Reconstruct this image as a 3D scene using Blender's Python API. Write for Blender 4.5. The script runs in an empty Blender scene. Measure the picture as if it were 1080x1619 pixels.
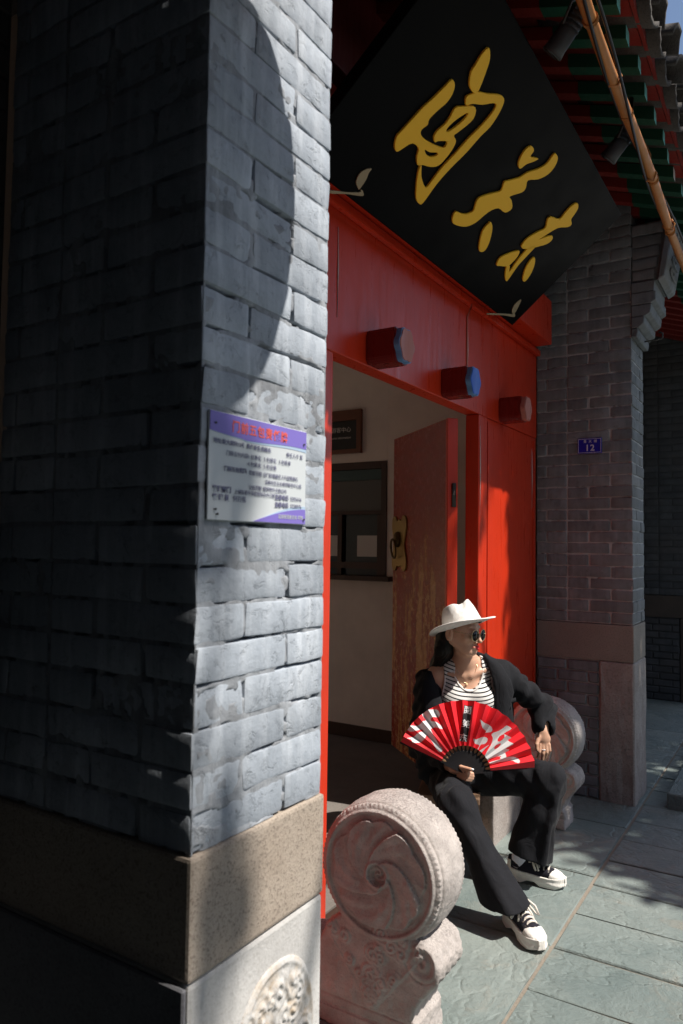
import bpy, bmesh, math, random
import numpy as np
from mathutils import Vector, Matrix, noise as mnoise
import openvdb
random.seed(7); np.random.seed(7); mnoise.seed_set(7)
SC = bpy.context.scene
COL = SC.collection
PI = math.pi
# ---------------------------------------------------------------- camera
def make_camera():
    f, yaw, pitch, roll, H = 1159.5, .56256, .04794, .01316, 1.45
    cy, sy, cp, sp = math.cos(yaw), math.sin(yaw), math.cos(pitch), math.sin(pitch)
    fw = Vector((cy*cp, sy*cp, sp)); r0 = Vector((sy, -cy, 0)); u0 = r0.cross(fw)
    r = r0*math.cos(roll)+u0*math.sin(roll); u = -r0*math.sin(roll)+u0*math.cos(roll)
    cd = bpy.data.cameras.new('camera'); co = bpy.data.objects.new('camera', cd); COL.objects.link(co)
    m = Matrix(((r.x, u.x, -fw.x, 0), (r.y, u.y, -fw.y, 0), (r.z, u.z, -fw.z, H), (0, 0, 0, 1)))
    co.matrix_world = m
    cd.sensor_fit = 'VERTICAL'; cd.sensor_height = 36.0; cd.sensor_width = 24.0
    cd.lens = f/1619*36.0; cd.clip_start = .02; cd.clip_end = 400
    cd.dof.use_dof = True; cd.dof.focus_distance = 3.2; cd.dof.aperture_fstop = 5.6
    SC.camera = co
make_camera()
# ---------------------------------------------------------------- sky and sun
SUN_K = .16                                   # x travel of the light per unit of y
SUN_T = 1.58                                  # drop per unit of y
sun_vec = Vector((SUN_K, -1, SUN_T)).normalized()     # towards the sun
W = bpy.data.worlds.new('World'); SC.world = W; W.use_nodes = True
nt = W.node_tree; nt.nodes.clear()
sky = nt.nodes.new('ShaderNodeTexSky'); sky.sky_type = 'NISHITA'; sky.sun_disc = False
sky.sun_elevation = math.asin(sun_vec.z); sky.sun_rotation = math.atan2(sun_vec.x, sun_vec.y)
sky.air_density = 1.0; sky.dust_density = 1.3; sky.ozone_density = 1.0
bg = nt.nodes.new('ShaderNodeBackground'); bg.inputs['Strength'].default_value = .105
wo = nt.nodes.new('ShaderNodeOutputWorld')
nt.links.new(sky.outputs[0], bg.inputs[0]); nt.links.new(bg.outputs[0], wo.inputs[0])
sl = bpy.data.lights.new('sun', 'SUN'); sl.energy = 5.0; sl.angle = math.radians(.5); sl.color = (1, .94, .86)
so = bpy.data.objects.new('sun', sl); COL.objects.link(so)
so.rotation_euler = sun_vec.to_track_quat('Z', 'Y').to_euler(); so.location = (4, -8, 12)
SC.view_settings.view_transform = 'Standard'; SC.view_settings.look = 'None'
SC.view_settings.exposure = .40; SC.view_settings.gamma = 1; SC.view_settings.use_curve_mapping = False
SC.render.engine = 'CYCLES'; SC.cycles.max_bounces = 6; SC.cycles.diffuse_bounces = 3; SC.cycles.use_denoising = True
# ---------------------------------------------------------------- object helpers
def props(o, label=None, cat=None, group=None, kind=None):
    if label: o['label'] = label
    if cat: o['category'] = cat
    if group: o['group'] = group
    if kind: o['kind'] = kind
    return o
def empty(name, loc=(0, 0, 0), rz=0, label=None, cat=None, group=None, kind=None):
    o = bpy.data.objects.new(name, None); COL.objects.link(o); o.location = loc; o.rotation_euler = (0, 0, rz)
    o.empty_display_size = .1
    return props(o, label, cat, group, kind)
def link(name, mesh, parent=None, loc=(0, 0, 0), rot=(0, 0, 0), sc=None):
    o = bpy.data.objects.new(name, mesh); COL.objects.link(o); o.location = loc; o.rotation_euler = rot
    if sc: o.scale = sc
    if parent is not None: o.parent = parent
    return o
def bm_mesh(bm, name, mats, smooth=False):
    me = bpy.data.meshes.new(name); bmesh.ops.recalc_face_normals(bm, faces=bm.faces); bm.to_mesh(me); bm.free()
    for m in (mats if isinstance(mats, (list, tuple)) else [mats]): me.materials.append(m)
    if smooth:
        me.polygons.foreach_set('use_smooth', [True]*len(me.polygons))
    return me
def obj(name, bm, mats, parent=None, smooth=False, loc=(0, 0, 0), rot=(0, 0, 0)):
    return link(name, bm_mesh(bm, name, mats, smooth), parent, loc, rot)
def box(bm, x0, x1, y0, y1, z0, z1, mat=0, bev=0, seg=1):
    g = bmesh.ops.create_cube(bm, size=1.0)
    vs = g['verts']
    for v in vs: v.co = Vector(((x0+x1)/2+v.co.x*(x1-x0), (y0+y1)/2+v.co.y*(y1-y0), (z0+z1)/2+v.co.z*(z1-z0)))
    fs = list({f for v in vs for f in v.link_faces})
    for f in fs: f.material_index = mat
    if bev:
        es = list({e for v in vs for e in v.link_edges})
        bmesh.ops.bevel(bm, geom=es, offset=bev, segments=seg, affect='EDGES', profile=.6)
    return vs
def boxo(name, b, mats, parent=None, bev=0, seg=1):
    bm = bmesh.new(); box(bm, *b, bev=bev, seg=seg); return obj(name, bm, mats, parent)
def frame_of(d):
    d = Vector(d).normalized(); a = Vector((0, 0, 1)) if abs(d.z) < .9 else Vector((1, 0, 0))
    s = d.cross(a).normalized(); return s, s.cross(d).normalized()
def tube(bm, pts, rad, n=10, mat=0, cap=True, smooth=True):
    pts = [Vector(p) for p in pts]; rs = rad if isinstance(rad, (list, tuple)) else [rad]*len(pts)
    rings = []; s = None
    for i, p in enumerate(pts):
        d = (pts[min(i+1, len(pts)-1)]-pts[max(i-1, 0)]).normalized()
        if s is None: s, t = frame_of(d)
        else:
            s = (s-d*s.dot(d)).normalized(); t = d.cross(s)
        rings.append([bm.verts.new(p+(s*math.cos(2*PI*k/n)+t*math.sin(2*PI*k/n))*rs[i]) for k in range(n)])
    for a, b in zip(rings, rings[1:]):
        for k in range(n):
            f = bm.faces.new((a[k], a[(k+1) % n], b[(k+1) % n], b[k])); f.material_index = mat; f.smooth = smooth
    if cap:
        for r in (rings[0], rings[-1]):
            f = bm.faces.new(r); f.material_index = mat
    return rings
def prism(bm, poly, axis, a0, a1, mat=0):
    """poly: 2-D outline in the two other axes (in x,y,z order), extruded along axis from a0 to a1"""
    def P(u, v, a):
        c = [u, v]; c.insert(axis, a); return Vector(c)
    A = [bm.verts.new(P(u, v, a0)) for u, v in poly]; B = [bm.verts.new(P(u, v, a1)) for u, v in poly]
    n = len(poly); fs = [bm.faces.new(A), bm.faces.new(B)]
    for i in range(n): fs.append(bm.faces.new((A[i], A[(i+1) % n], B[(i+1) % n], B[i])))
    for f in fs: f.material_index = mat
    return fs
def spline(pts, n=6, closed=True):
    pts = [np.array(p, float) for p in pts]; N = len(pts); out = []
    for i in range(N if closed else N-1):
        p0, p1, p2, p3 = [pts[j % N] if closed else pts[min(max(j, 0), N-1)] for j in (i-1, i, i+1, i+2)]
        for k in range(n):
            t = k/n
            out.append(.5*(2*p1+(p2-p0)*t+(2*p0-5*p1+4*p2-p3)*t*t+(3*p1-p0-3*p2+p3)*t**3))
    if not closed: out.append(pts[-1])
    return out
def curve_fill(name, loops, ext, bev, mat):
    """filled 2-D outlines (holes allowed) with thickness, as mesh data in local XY, front at +Z"""
    c = bpy.data.curves.new(name, 'CURVE'); c.dimensions = '2D'; c.fill_mode = 'BOTH'; c.extrude = ext; c.bevel_depth = bev; c.offset = -bev; c.bevel_resolution = 1
    for lp in loops:
        s = c.splines.new('POLY'); s.points.add(len(lp)-1); s.use_cyclic_u = True
        for i, p in enumerate(lp): s.points[i].co = (p[0], p[1], 0, 1)
    return curve_to_mesh(name, c, mat)
def curve_to_mesh(name, c, mat):
    o = bpy.data.objects.new('tmp', c); COL.objects.link(o)
    dg = bpy.context.evaluated_depsgraph_get(); dg.update()
    me = bpy.data.meshes.new_from_object(o.evaluated_get(dg)); me.name = name
    bpy.data.objects.remove(o); bpy.data.curves.remove(c)
    me.materials.clear(); me.materials.append(mat)
    return me
def text_mesh(body, size, mat, ext=.0004, align='LEFT', bold=0, space=1.0):
    c = bpy.data.curves.new('txt', 'FONT'); c.body = body; c.size = size; c.extrude = ext; c.align_x = align; c.offset = bold; c.space_character = space
    c.resolution_u = 2
    return curve_to_mesh('lettering', c, mat)
def dup(o, parent=None, loc=None):
    c = o.copy(); COL.objects.link(c)
    if parent is not None: c.parent = parent
    if loc is not None: c.location = loc
    for ch in list(o.children): dup(ch, c)
    return c
def sdf_mesh(name, arr, origin, vox, mats, iso=0.0, adapt=0.0):
    g = openvdb.FloatGrid(); g.background = 1.0
    a = np.ascontiguousarray(np.clip(arr/vox, -3, 3).astype(np.float32)); g.background = 3.0
    g.copyFromArray(a, tolerance=0.0)
    g.transform = openvdb.createLinearTransform(voxelSize=1.0)
    pts, tri, quad = g.convertToPolygons(isovalue=iso, adaptivity=adapt)
    pts = pts*vox+np.array(origin)[None]
    me = bpy.data.meshes.new(name)
    nq, ntr = len(quad), len(tri)
    me.vertices.add(len(pts)); me.vertices.foreach_set('co', pts.astype(np.float32).ravel())
    loops = np.concatenate([quad[:, ::-1].ravel(), tri[:, ::-1].ravel()]) if ntr else quad[:, ::-1].ravel()
    me.loops.add(len(loops)); me.loops.foreach_set('vertex_index', loops.astype(np.int32))
    me.polygons.add(nq+ntr)
    st = np.concatenate([np.arange(nq)*4, nq*4+np.arange(ntr)*3]).astype(np.int32)
    me.polygons.foreach_set('loop_start', st)
    me.update(calc_edges=True); me.validate()
    me.polygons.foreach_set('use_smooth', [True]*len(me.polygons))
    for m in (mats if isinstance(mats, (list, tuple)) else [mats]): me.materials.append(m)
    return me
class Field:
    """signed distance field on a grid, built from local smooth unions"""
    def __init__(s, lo, hi, vox):
        s.lo = np.array(lo, float); s.v = vox; s.n = np.ceil((np.array(hi)-s.lo)/vox).astype(int)+1
        s.a = np.full(s.n, 1.0, np.float32)
    def win(s, lo, hi):
        i0 = np.clip(np.floor((np.array(lo)-s.lo)/s.v).astype(int), 0, s.n); i1 = np.clip(np.ceil((np.array(hi)-s.lo)/s.v).astype(int)+1, 0, s.n)
        sl_ = tuple(slice(a, b) for a, b in zip(i0, i1))
        ax = [s.lo[k]+s.v*np.arange(i0[k], i1[k]) for k in range(3)]
        X, Y, Z = np.meshgrid(*ax, indexing='ij', sparse=True)
        return sl_, X, Y, Z
    def add(s, lo, hi, fn, k=0.0, op='u'):
        sl_, X, Y, Z = s.win(lo, hi)
        if 0 in [q.stop-q.start for q in sl_]: return
        d = fn(X, Y, Z).astype(np.float32); a = s.a[sl_]
        if op == 'u':
            if k > 0:
                h = np.maximum(k-np.abs(a-d), 0)/k; s.a[sl_] = np.minimum(a, d)-h*h*k*.25
            else: s.a[sl_] = np.minimum(a, d)
        elif op == 's':
            d = -d
            if k > 0:
                h = np.maximum(k-np.abs(a-d), 0)/k; s.a[sl_] = np.maximum(a, d)+h*h*k*.25
            else: s.a[sl_] = np.maximum(a, d)
    def ell(s, c, r, k=0.0, rot=None, op='u'):
        c = np.array(c, float); r = np.array(r, float); m = r.max()+k+.03
        R = np.array(rot if rot is not None else np.eye(3))          # columns: local axes
        def fn(X, Y, Z):
            q = [(X-c[0])*R[0][i]+(Y-c[1])*R[1][i]+(Z-c[2])*R[2][i] for i in range(3)]
            k0 = np.sqrt(sum((q[i]/r[i])**2 for i in range(3))); k1 = np.sqrt(sum((q[i]/r[i]**2)**2 for i in range(3)))
            return k0*(k0-1)/np.maximum(k1, 1e-6)
        s.add(c-m, c+m, fn, k, op)
    def cap(s, a, b, ra, rb, k=0.0, flat=None, op='u'):
        """tapered capsule; flat=(dir, factor) squeezes the section along dir"""
        a = np.array(a, float); b = np.array(b, float); m = max(ra, rb)*1.3+k+.03
        ab = b-a; L2 = float(ab@ab)
        def fn(X, Y, Z):
            px, py, pz = X-a[0], Y-a[1], Z-a[2]
            h = np.clip((px*ab[0]+py*ab[1]+pz*ab[2])/L2, 0, 1)
            dx, dy, dz = px-h*ab[0], py-h*ab[1], pz-h*ab[2]
            d2 = dx*dx+dy*dy+dz*dz
            if flat is not None:
                u = np.array(flat[0], float); u = u/np.linalg.norm(u); q = dx*u[0]+dy*u[1]+dz*u[2]
                d2 = d2+q*q*(1/flat[1]**2-1)
            return np.sqrt(d2)-(ra+(rb-ra)*h)
        s.add(np.minimum(a, b)-m, np.maximum(a, b)+m, fn, k, op)
    def mesh(s, name, mats, adapt=0.0):
        return sdf_mesh(name, s.a, s.lo, s.v, mats, adapt=adapt)
# ---------------------------------------------------------------- materials
def mat(name, col=(.5, .5, .5), rough=.7, spec=.4, metal=0, coat=0):
    m = bpy.data.materials.new(name); m.use_nodes = True; n = m.node_tree
    b = n.nodes['Principled BSDF']; b.inputs['Base Color'].default_value = (*col, 1); b.inputs['Roughness'].default_value = rough
    b.inputs['Specular IOR Level'].default_value = spec; b.inputs['Metallic'].default_value = metal
    b.inputs['Coat Weight'].default_value = coat
    return m
class N:
    def __init__(s, m): s.t = m.node_tree; s.b = s.t.nodes['Principled BSDF']; s.x = 0
    def new(s, k, **kw):
        n = s.t.nodes.new(k)
        for a, v in kw.items():
            if a.startswith('i_'):
                key = a[2:]; key = int(key) if key.isdigit() else key.replace('_', ' ')
                n.inputs[key].default_value = v
            else: setattr(n, a, v)
        return n
    def lk(s, a, b): s.t.links.new(a, b)
    def coord(s, which='Object', scale=(1, 1, 1)):
        c = s.new('ShaderNodeTexCoord'); mp = s.new('ShaderNodeMapping'); mp.inputs['Scale'].default_value = scale
        s.lk(c.outputs[which], mp.inputs[0]); return mp.outputs[0]
    def world(s, scale=(1, 1, 1)):
        g = s.new('ShaderNodeNewGeometry'); mp = s.new('ShaderNodeMapping'); mp.inputs['Scale'].default_value = scale
        s.lk(g.outputs['Position'], mp.inputs[0]); return mp.outputs[0]
    def noise(s, vec, sc, det=6, ro=.6, dist=0):
        n = s.new('ShaderNodeTexNoise'); n.inputs['Scale'].default_value = sc; n.inputs['Detail'].default_value = det
        n.inputs['Roughness'].default_value = ro; n.inputs['Distortion'].default_value = dist
        s.lk(vec, n.inputs['Vector']); return n.outputs[0]
    def ramp(s, fac, stops):
        r = s.new('ShaderNodeValToRGB'); e = r.color_ramp.elements
        while len(e) < len(stops): e.new(.5)
        for el, (p, c) in zip(e, stops):
            el.position = p; el.color = (*c, 1) if len(c) == 3 else c
        s.lk(fac, r.inputs[0]); return r.outputs[0]
    def val(s, fac, p0, p1, v0=0, v1=1):
        r = s.new('ShaderNodeMapRange'); r.inputs[1].default_value = p0; r.inputs[2].default_value = p1
        r.inputs[3].default_value = v0; r.inputs[4].default_value = v1; s.lk(fac, r.inputs[0]); return r.outputs[0]
    def mix(s, fac, a, b, mode='MIX'):
        n = s.new('ShaderNodeMix', data_type='RGBA', blend_type=mode)
        if isinstance(fac, (int, float)): n.inputs[0].default_value = fac
        else: s.lk(fac, n.inputs[0])
        for i, v in ((6, a), (7, b)):
            if isinstance(v, tuple): n.inputs[i].default_value = (*v, 1)
            else: s.lk(v, n.inputs[i])
        return n.outputs[2]
    def math(s, op, a, b=None):
        n = s.new('ShaderNodeMath', operation=op)
        for i, v in ((0, a), (1, b)):
            if v is None: continue
            if isinstance(v, (int, float)): n.inputs[i].default_value = v
            else: s.lk(v, n.inputs[i])
        return n.outputs[0]
    def col(s, c): s.lk(c, s.b.inputs['Base Color'])
    def rough(s, c): s.lk(c, s.b.inputs['Roughness'])
    def bump(s, h, st=.5, dist=.01):
        b = s.new('ShaderNodeBump'); b.inputs['Strength'].default_value = st; b.inputs['Distance'].default_value = dist
        s.lk(h, b.inputs['Height']); s.lk(b.outputs[0], s.b.inputs['Normal'])
    def rnd(s): return s.new('ShaderNodeObjectInfo').outputs['Random']
# ================================================================ materials
def m_brick(name, dark, light, wash, tint=None, wash_amt=.55):
    m = mat(name, light, .85, .25); n = N(m); w = n.world()
    a = n.noise(w, 9, 8, .65); b = n.noise(w, 60, 6, .7); c = n.noise(w, 3.1, 4, .5); s = n.noise(n.world((30, 30, 3)), 1, 5, .6)
    base = n.mix(n.val(a, .3, .7), dark, light)
    base = n.mix(n.math('MULTIPLY', n.val(s, .45, .75), wash_amt), base, wash)
    base = n.mix(n.val(b, .60, .72, 0, .6), base, tuple(x*.4 for x in dark))
    pit = n.noise(w, 26, 7, .75, .6); base = n.mix(n.val(pit, .62, .70, 0, .7), base, tuple(x*.38 for x in dark))
    if tint: base = n.mix(n.val(c, .45, .7, 0, .6), base, tint)
    r = n.rnd(); base = n.mix(n.val(r, 0, 1, 0, .38), base, tuple(x*.55 for x in dark))
    n.col(base); n.bump(n.math('ADD', n.math('ADD', n.math('MULTIPLY', a, .6), n.math('MULTIPLY', b, .5)), n.math('MULTIPLY', n.val(pit, .55, .72, 0, 1), -.6)), .6, .006)
    return m
M = {}
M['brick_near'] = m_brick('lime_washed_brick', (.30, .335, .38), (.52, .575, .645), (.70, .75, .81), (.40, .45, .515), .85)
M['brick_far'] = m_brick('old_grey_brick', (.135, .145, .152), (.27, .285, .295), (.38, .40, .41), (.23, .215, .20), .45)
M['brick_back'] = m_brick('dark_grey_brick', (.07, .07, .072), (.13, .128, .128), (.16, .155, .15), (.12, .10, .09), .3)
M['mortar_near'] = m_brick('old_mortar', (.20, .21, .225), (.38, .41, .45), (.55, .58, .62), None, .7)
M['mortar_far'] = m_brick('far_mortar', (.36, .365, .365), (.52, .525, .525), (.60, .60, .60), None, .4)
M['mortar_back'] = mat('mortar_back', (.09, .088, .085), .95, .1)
def m_stone(name, a, b, sp, sc=1, bump=.5, spots=.5, gran=140):
    m = mat(name, a, .85, .3); n = N(m); w = n.world()
    x = n.noise(w, 5*sc, 8, .6); y = n.noise(w, gran, 3, .6); z = n.noise(w, 34*sc, 8, .7)
    base = n.mix(n.val(x, .3, .7), a, b)
    base = n.mix(n.val(y, .52, .66, 0, spots), base, sp)
    base = n.mix(n.val(z, .6, .8, 0, .5), base, tuple(q*.5 for q in a))
    n.col(base); n.bump(n.math('ADD', z, n.math('MULTIPLY', y, .5)), bump, .004)
    return m
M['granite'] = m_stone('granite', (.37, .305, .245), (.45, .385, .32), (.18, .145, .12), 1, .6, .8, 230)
M['white_stone'] = m_stone('pale_marble', (.44, .43, .42), (.64, .63, .61), (.36, .34, .31), 1, .5, .4)
M['drum_stone'] = m_stone('drum_limestone', (.35, .315, .295), (.54, .49, .46), (.19, .17, .16), 2.6, .7, .28, 190)
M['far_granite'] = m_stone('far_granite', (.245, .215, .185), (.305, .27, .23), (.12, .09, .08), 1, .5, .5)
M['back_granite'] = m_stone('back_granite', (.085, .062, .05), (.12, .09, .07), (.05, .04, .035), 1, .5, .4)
M['rough_stone'] = m_stone('rough_hewn_stone', (.30, .26, .235), (.42, .375, .345), (.17, .14, .125), 2, 1.0, .5, 90)
M['dark_stone'] = m_stone('dark_side_slab', (.13, .13, .145), (.20, .20, .215), (.06, .06, .07), 1, .4, .4)
def m_carve():
    m = M['white_stone'].copy(); m.name = 'stained_carving'; n = N(m)
    w = n.world(); s = n.noise(w, 22, 6, .7)
    old = n.b.inputs['Base Color'].links[0].from_socket
    n.col(n.mix(n.val(s, .45, .7, 0, .8), old, (.46, .34, .21))); return m
M['carving'] = m_carve()
def m_paint(name, col, rough=.3, wear=(0, 0, 0), amt=.3, spec=.5, bump=.12):
    m = mat(name, col, rough, spec); n = N(m); w = n.world(); wv = n.world((14, 14, 1.3))
    a = n.noise(w, 4, 5, .6); s = n.noise(wv, 2.2, 6, .65); f = n.noise(w, 80, 3, .6)
    base = n.mix(n.val(a, .3, .7, 0, .45), col, tuple(c*.68 for c in col))
    base = n.mix(n.val(s, .62, .78, 0, amt), base, wear)
    n.col(base); n.rough(n.val(s, .3, .7, rough*.75, rough*1.5)); n.bump(n.math('ADD', s, n.math('MULTIPLY', f, .2)), bump, .004)
    return m
M['red'] = m_paint('red_lacquer', (.62, .036, .009), .30, (.30, .016, .006), .75, .45, .22)
M['red_old'] = m_paint('faded_red_paint', (.23, .018, .012), .55, (.10, .02, .015), .6)
M['red_dark'] = m_paint('dark_red_paint', (.16, .012, .009), .6, (.06, .01, .01), .5)
M['green'] = m_paint('eave_green_paint', (.009, .085, .048), .5, (.02, .05, .04), .5)
M['teal'] = m_paint('teal_paint', (.20, .62, .60), .5, (.25, .35, .33), .5)
M['peg_red'] = m_paint('peg_dark_red', (.20, .012, .010), .25, (.1, .01, .01), .3)
M['peg_pink'] = m_paint('peg_pink', (.50, .17, .13), .5, (.35, .12, .1), .4)
M['peg_blue'] = m_paint('peg_blue', (.02, .12, .62), .4, (.05, .2, .5), .4)
M['peg_rim'] = m_paint('peg_light_blue', (.13, .30, .55), .5, (.1, .2, .4), .4)
def m_door():
    m = mat('worn_door_lacquer', (.2, .03, .02), .32, .35, 0, .12); m.node_tree.nodes['Principled BSDF'].inputs['Coat Roughness'].default_value = .16; n = N(m); c = n.coord('Object')
    mp = n.new('ShaderNodeMapping'); mp.inputs['Scale'].default_value = (9, 9, 1.1); n.lk(c, mp.inputs[0])
    s = n.noise(mp.outputs[0], 1.6, 7, .65, .5); s2 = n.noise(c, 34, 7, .75)
    sep = n.new('ShaderNodeSeparateXYZ'); n.lk(c, sep.inputs[0])
    low = n.val(sep.outputs[2], 1.1, 1.8, .10, -.14)            # worn wood massed low, its gold painting in a warm reflection
    f = n.math('ADD', n.math('ADD', s, n.math('MULTIPLY', n.math('SUBTRACT', s2, .5), .35)), low)
    wood = n.mix(n.val(n.noise(c, 20, 5, .6), .3, .7), (.46, .19, .06), (.60, .30, .11))
    base = n.mix(n.val(f, .56, .63), (.30, .036, .018), wood)
    n.col(base); n.rough(n.val(s2, .3, .7, .16, .34)); n.bump(n.math('ADD', n.math('MULTIPLY', n.val(f, .56, .6), .5), n.math('MULTIPLY', s2, 1.0)), .5, .003)
    return m
M['door'] = m_door()
M['plaster'] = m_paint('warm_plaster', (.86, .79, .73), .85, (.76, .69, .63), .4, .2, .05)
M['dark_wood'] = m_paint('dark_window_wood', (.055, .028, .02), .45, (.03, .02, .015), .5)
M['brown_wood'] = m_paint('brown_frame_wood', (.17, .06, .028), .4, (.1, .04, .02), .5)
M['stool_wood'] = m_paint('stool_wood', (.28, .17, .105), .5, (.16, .09, .055), .6)
M['board_black'] = mat('blackboard', (.018, .02, .021), .5)
M['white_print'] = mat('white_print', (.7, .7, .68), .6)
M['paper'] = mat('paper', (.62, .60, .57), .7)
M['brass'] = mat('brass', (.30, .20, .065), .38, .5, .75)
M['brass_dark'] = mat('dark_brass', (.12, .075, .025), .4, .5, .7)
M['iron'] = mat('iron', (.06, .055, .05), .6, .4, .5)
M['lamp_grey'] = mat('lamp_grey', (.06, .062, .065), .5, .4, .2)
M['wire'] = mat('wire', (.012, .012, .013), .5)
def m_slate():
    m = mat('green_slate', (.17, .21, .195), .6, .4); n = N(m); w = n.world()
    a = n.noise(w, 2.6, 8, .62, .8); b = n.noise(w, 13, 9, .72, .35); c = n.noise(w, 90, 4, .7); v = n.noise(w, 4, 9, .72, .7)
    base = n.mix(n.val(a, .3, .7), (.135, .175, .170), (.26, .295, .275))
    base = n.mix(n.val(v, .56, .72, 0, .6), base, (.30, .26, .205))
    base = n.mix(n.val(b, .6, .75, 0, .45), base, (.30, .32, .30))
    base = n.mix(n.val(c, .55, .75, 0, .35), base, (.08, .105, .10))
    base = n.mix(n.val(n.rnd(), 0, 1, 0, .5), base, (.12, .155, .15))
    n.col(base); n.rough(n.val(b, .3, .7, .42, .75))
    r = n.new('ShaderNodeTexVoronoi', feature='DISTANCE_TO_EDGE'); r.inputs['Scale'].default_value = 3.2
    mx = n.mix(.25, w, n.t.nodes.new('ShaderNodeTexNoise').outputs[1]); n.lk(mx, r.inputs['Vector'])
    h = n.math('ADD', n.math('MULTIPLY', b, .8), n.math('ADD', n.math('MULTIPLY', v, 1.2), n.math('MULTIPLY', n.val(r.outputs[0], 0, .05), .25)))
    n.bump(h, .85, .014); return m
M['slate'] = m_slate()
M['joint'] = m_stone('joint_sand', (.22, .19, .155), (.28, .245, .20), (.12, .10, .08), 2, .5)
M['floor_int'] = m_stone('interior_flags', (.16, .14, .125), (.21, .185, .165), (.10, .09, .08), 1, .3)
M['earth'] = m_stone('street_paving', (.17, .175, .165), (.22, .225, .21), (.12, .12, .11), 1, .4)
M['tile'] = m_stone('roof_tile_clay', (.05, .044, .040), (.085, .075, .068), (.03, .027, .025), 3, .9, .6)
M['board'] = mat('plaque_black', (.0032, .0030, .0032), .36, .035)
nb = N(M['board']); nb.rough(nb.val(nb.noise(nb.world(), 7, 6, .6), .3, .7, .30, .46))
M['gold'] = mat('gold_leaf', (1.0, .56, .03), .55, .25, 0)
M['gold_dim'] = mat('dull_gold', (.34, .26, .15), .5, .5, .2)
M['bamboo'] = m_paint('orange_pole', (.52, .21, .055), .45, (.36, .16, .06), .7)
M['glass'] = mat('window_glass', (.06, .075, .072), .12, .5)
M['shutter'] = mat('frosted_panel', (.10, .105, .098), .35, .5)
M['shutter_teal'] = mat('teal_panel', (.04, .09, .092), .3, .5)
# ================================================================ brick work
def brick_meshes(l, d, h, mt, nv, seed, rough=.0022, bev=.006):
    out = []
    for v in range(nv):
        bm = bmesh.new(); box(bm, -l/2, l/2, -d/2, d/2, -h/2, h/2, bev=bev*(0.7+.6*random.random()), seg=2 if bev > .0061 else 1)
        es = [e for e in bm.edges if abs(e.verts[0].co.x-e.verts[1].co.x) > l*.5]
        bmesh.ops.subdivide_edges(bm, edges=es, cuts=3, use_grid_fill=True)
        for p in bm.verts:
            q = p.co*22+Vector((seed*7.3+v*3.1, seed, v))
            p.co += Vector((mnoise.noise(q), mnoise.noise(q+Vector((9, 0, 0))), mnoise.noise(q+Vector((0, 9, 0)))))*rough
        me = bm_mesh(bm, 'brick', mt, True); me.set_sharp_from_angle(angle=math.radians(28)); out.append(me)
    return out
_bc = {}
def brick(parent, x0, x1, y0, y1, z0, z1, mt, jit=.0015, rough=.0022, bev=.006, face='y'):
    """one brick filling the given box; meshes are shared between bricks of one size"""
    L, D, H = x1-x0, y1-y0, z1-z0
    rot = 0
    if face == 'x': L, D, rot = D, L, PI/2
    key = (round(L, 3), round(D, 3), round(H, 3), mt.name)
    if key not in _bc: _bc[key] = brick_meshes(L, D, H, mt, 5, len(_bc), rough, bev)
    j = lambda: random.uniform(-jit, jit)
    o = link('brick', random.choice(_bc[key]), parent, ((x0+x1)/2+j(), (y0+y1)/2+j(), (z0+z1)/2+j()*.6), (j()*2, j()*2, rot+j()*4))
    return o
J = .0045
def rough_core(parent, X0, X1, YF, YB, Z0, Z1, mm):
    """mortar body whose joints are flush in places and washed out deep in others"""
    near = mm is M['mortar_near']; bm = bmesh.new(); d0 = .0022 if near else .0055; deep = 1.0 if near else .22
    def depth(u, z, fr):
        if fr: a = mnoise.noise(Vector((u*7, z*34, 3.1)))+.5*mnoise.noise(Vector((u*30, z*60, 7)))
        else: a = mnoise.noise(Vector((u*42, z*11, 9.7)))+.35*mnoise.noise(Vector((u*60, z*50, 2)))
        return d0+.0016*mnoise.noise(Vector((u*50, z*50, 1)))+.022*deep*min(max((a-(.17 if fr else .26))/.16, 0), 1)
    nz = int((Z1-Z0)/.0042)
    def wall(n, fn):
        G = [[bm.verts.new(fn(i/n, Z0+(Z1-Z0)*j/nz)) for j in range(nz+1)] for i in range(n+1)]
        for i in range(n):
            for j in range(nz): bm.faces.new((G[i][j], G[i+1][j], G[i+1][j+1], G[i][j+1]))
    def fr(t, z):
        x = X0+.002+(X1-X0-.004)*t; e = min(t, 1-t) < .02
        return (x, YF+(.003 if e else depth(x, z, True)), z)
    def lf(t, z):
        y = YF+.002+(YB-YF-.004)*t; e = t < .02
        return (X0+(.003 if e else depth(y, z, False)), y, z)
    wall(72, fr); wall(90, lf)
    obj('mortar_face', bm, mm, parent, True)
    boxo('mortar_core', (X0+.028, X1-.004, YF+.028, YB-.002, Z0, Z1), mm, parent)
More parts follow.
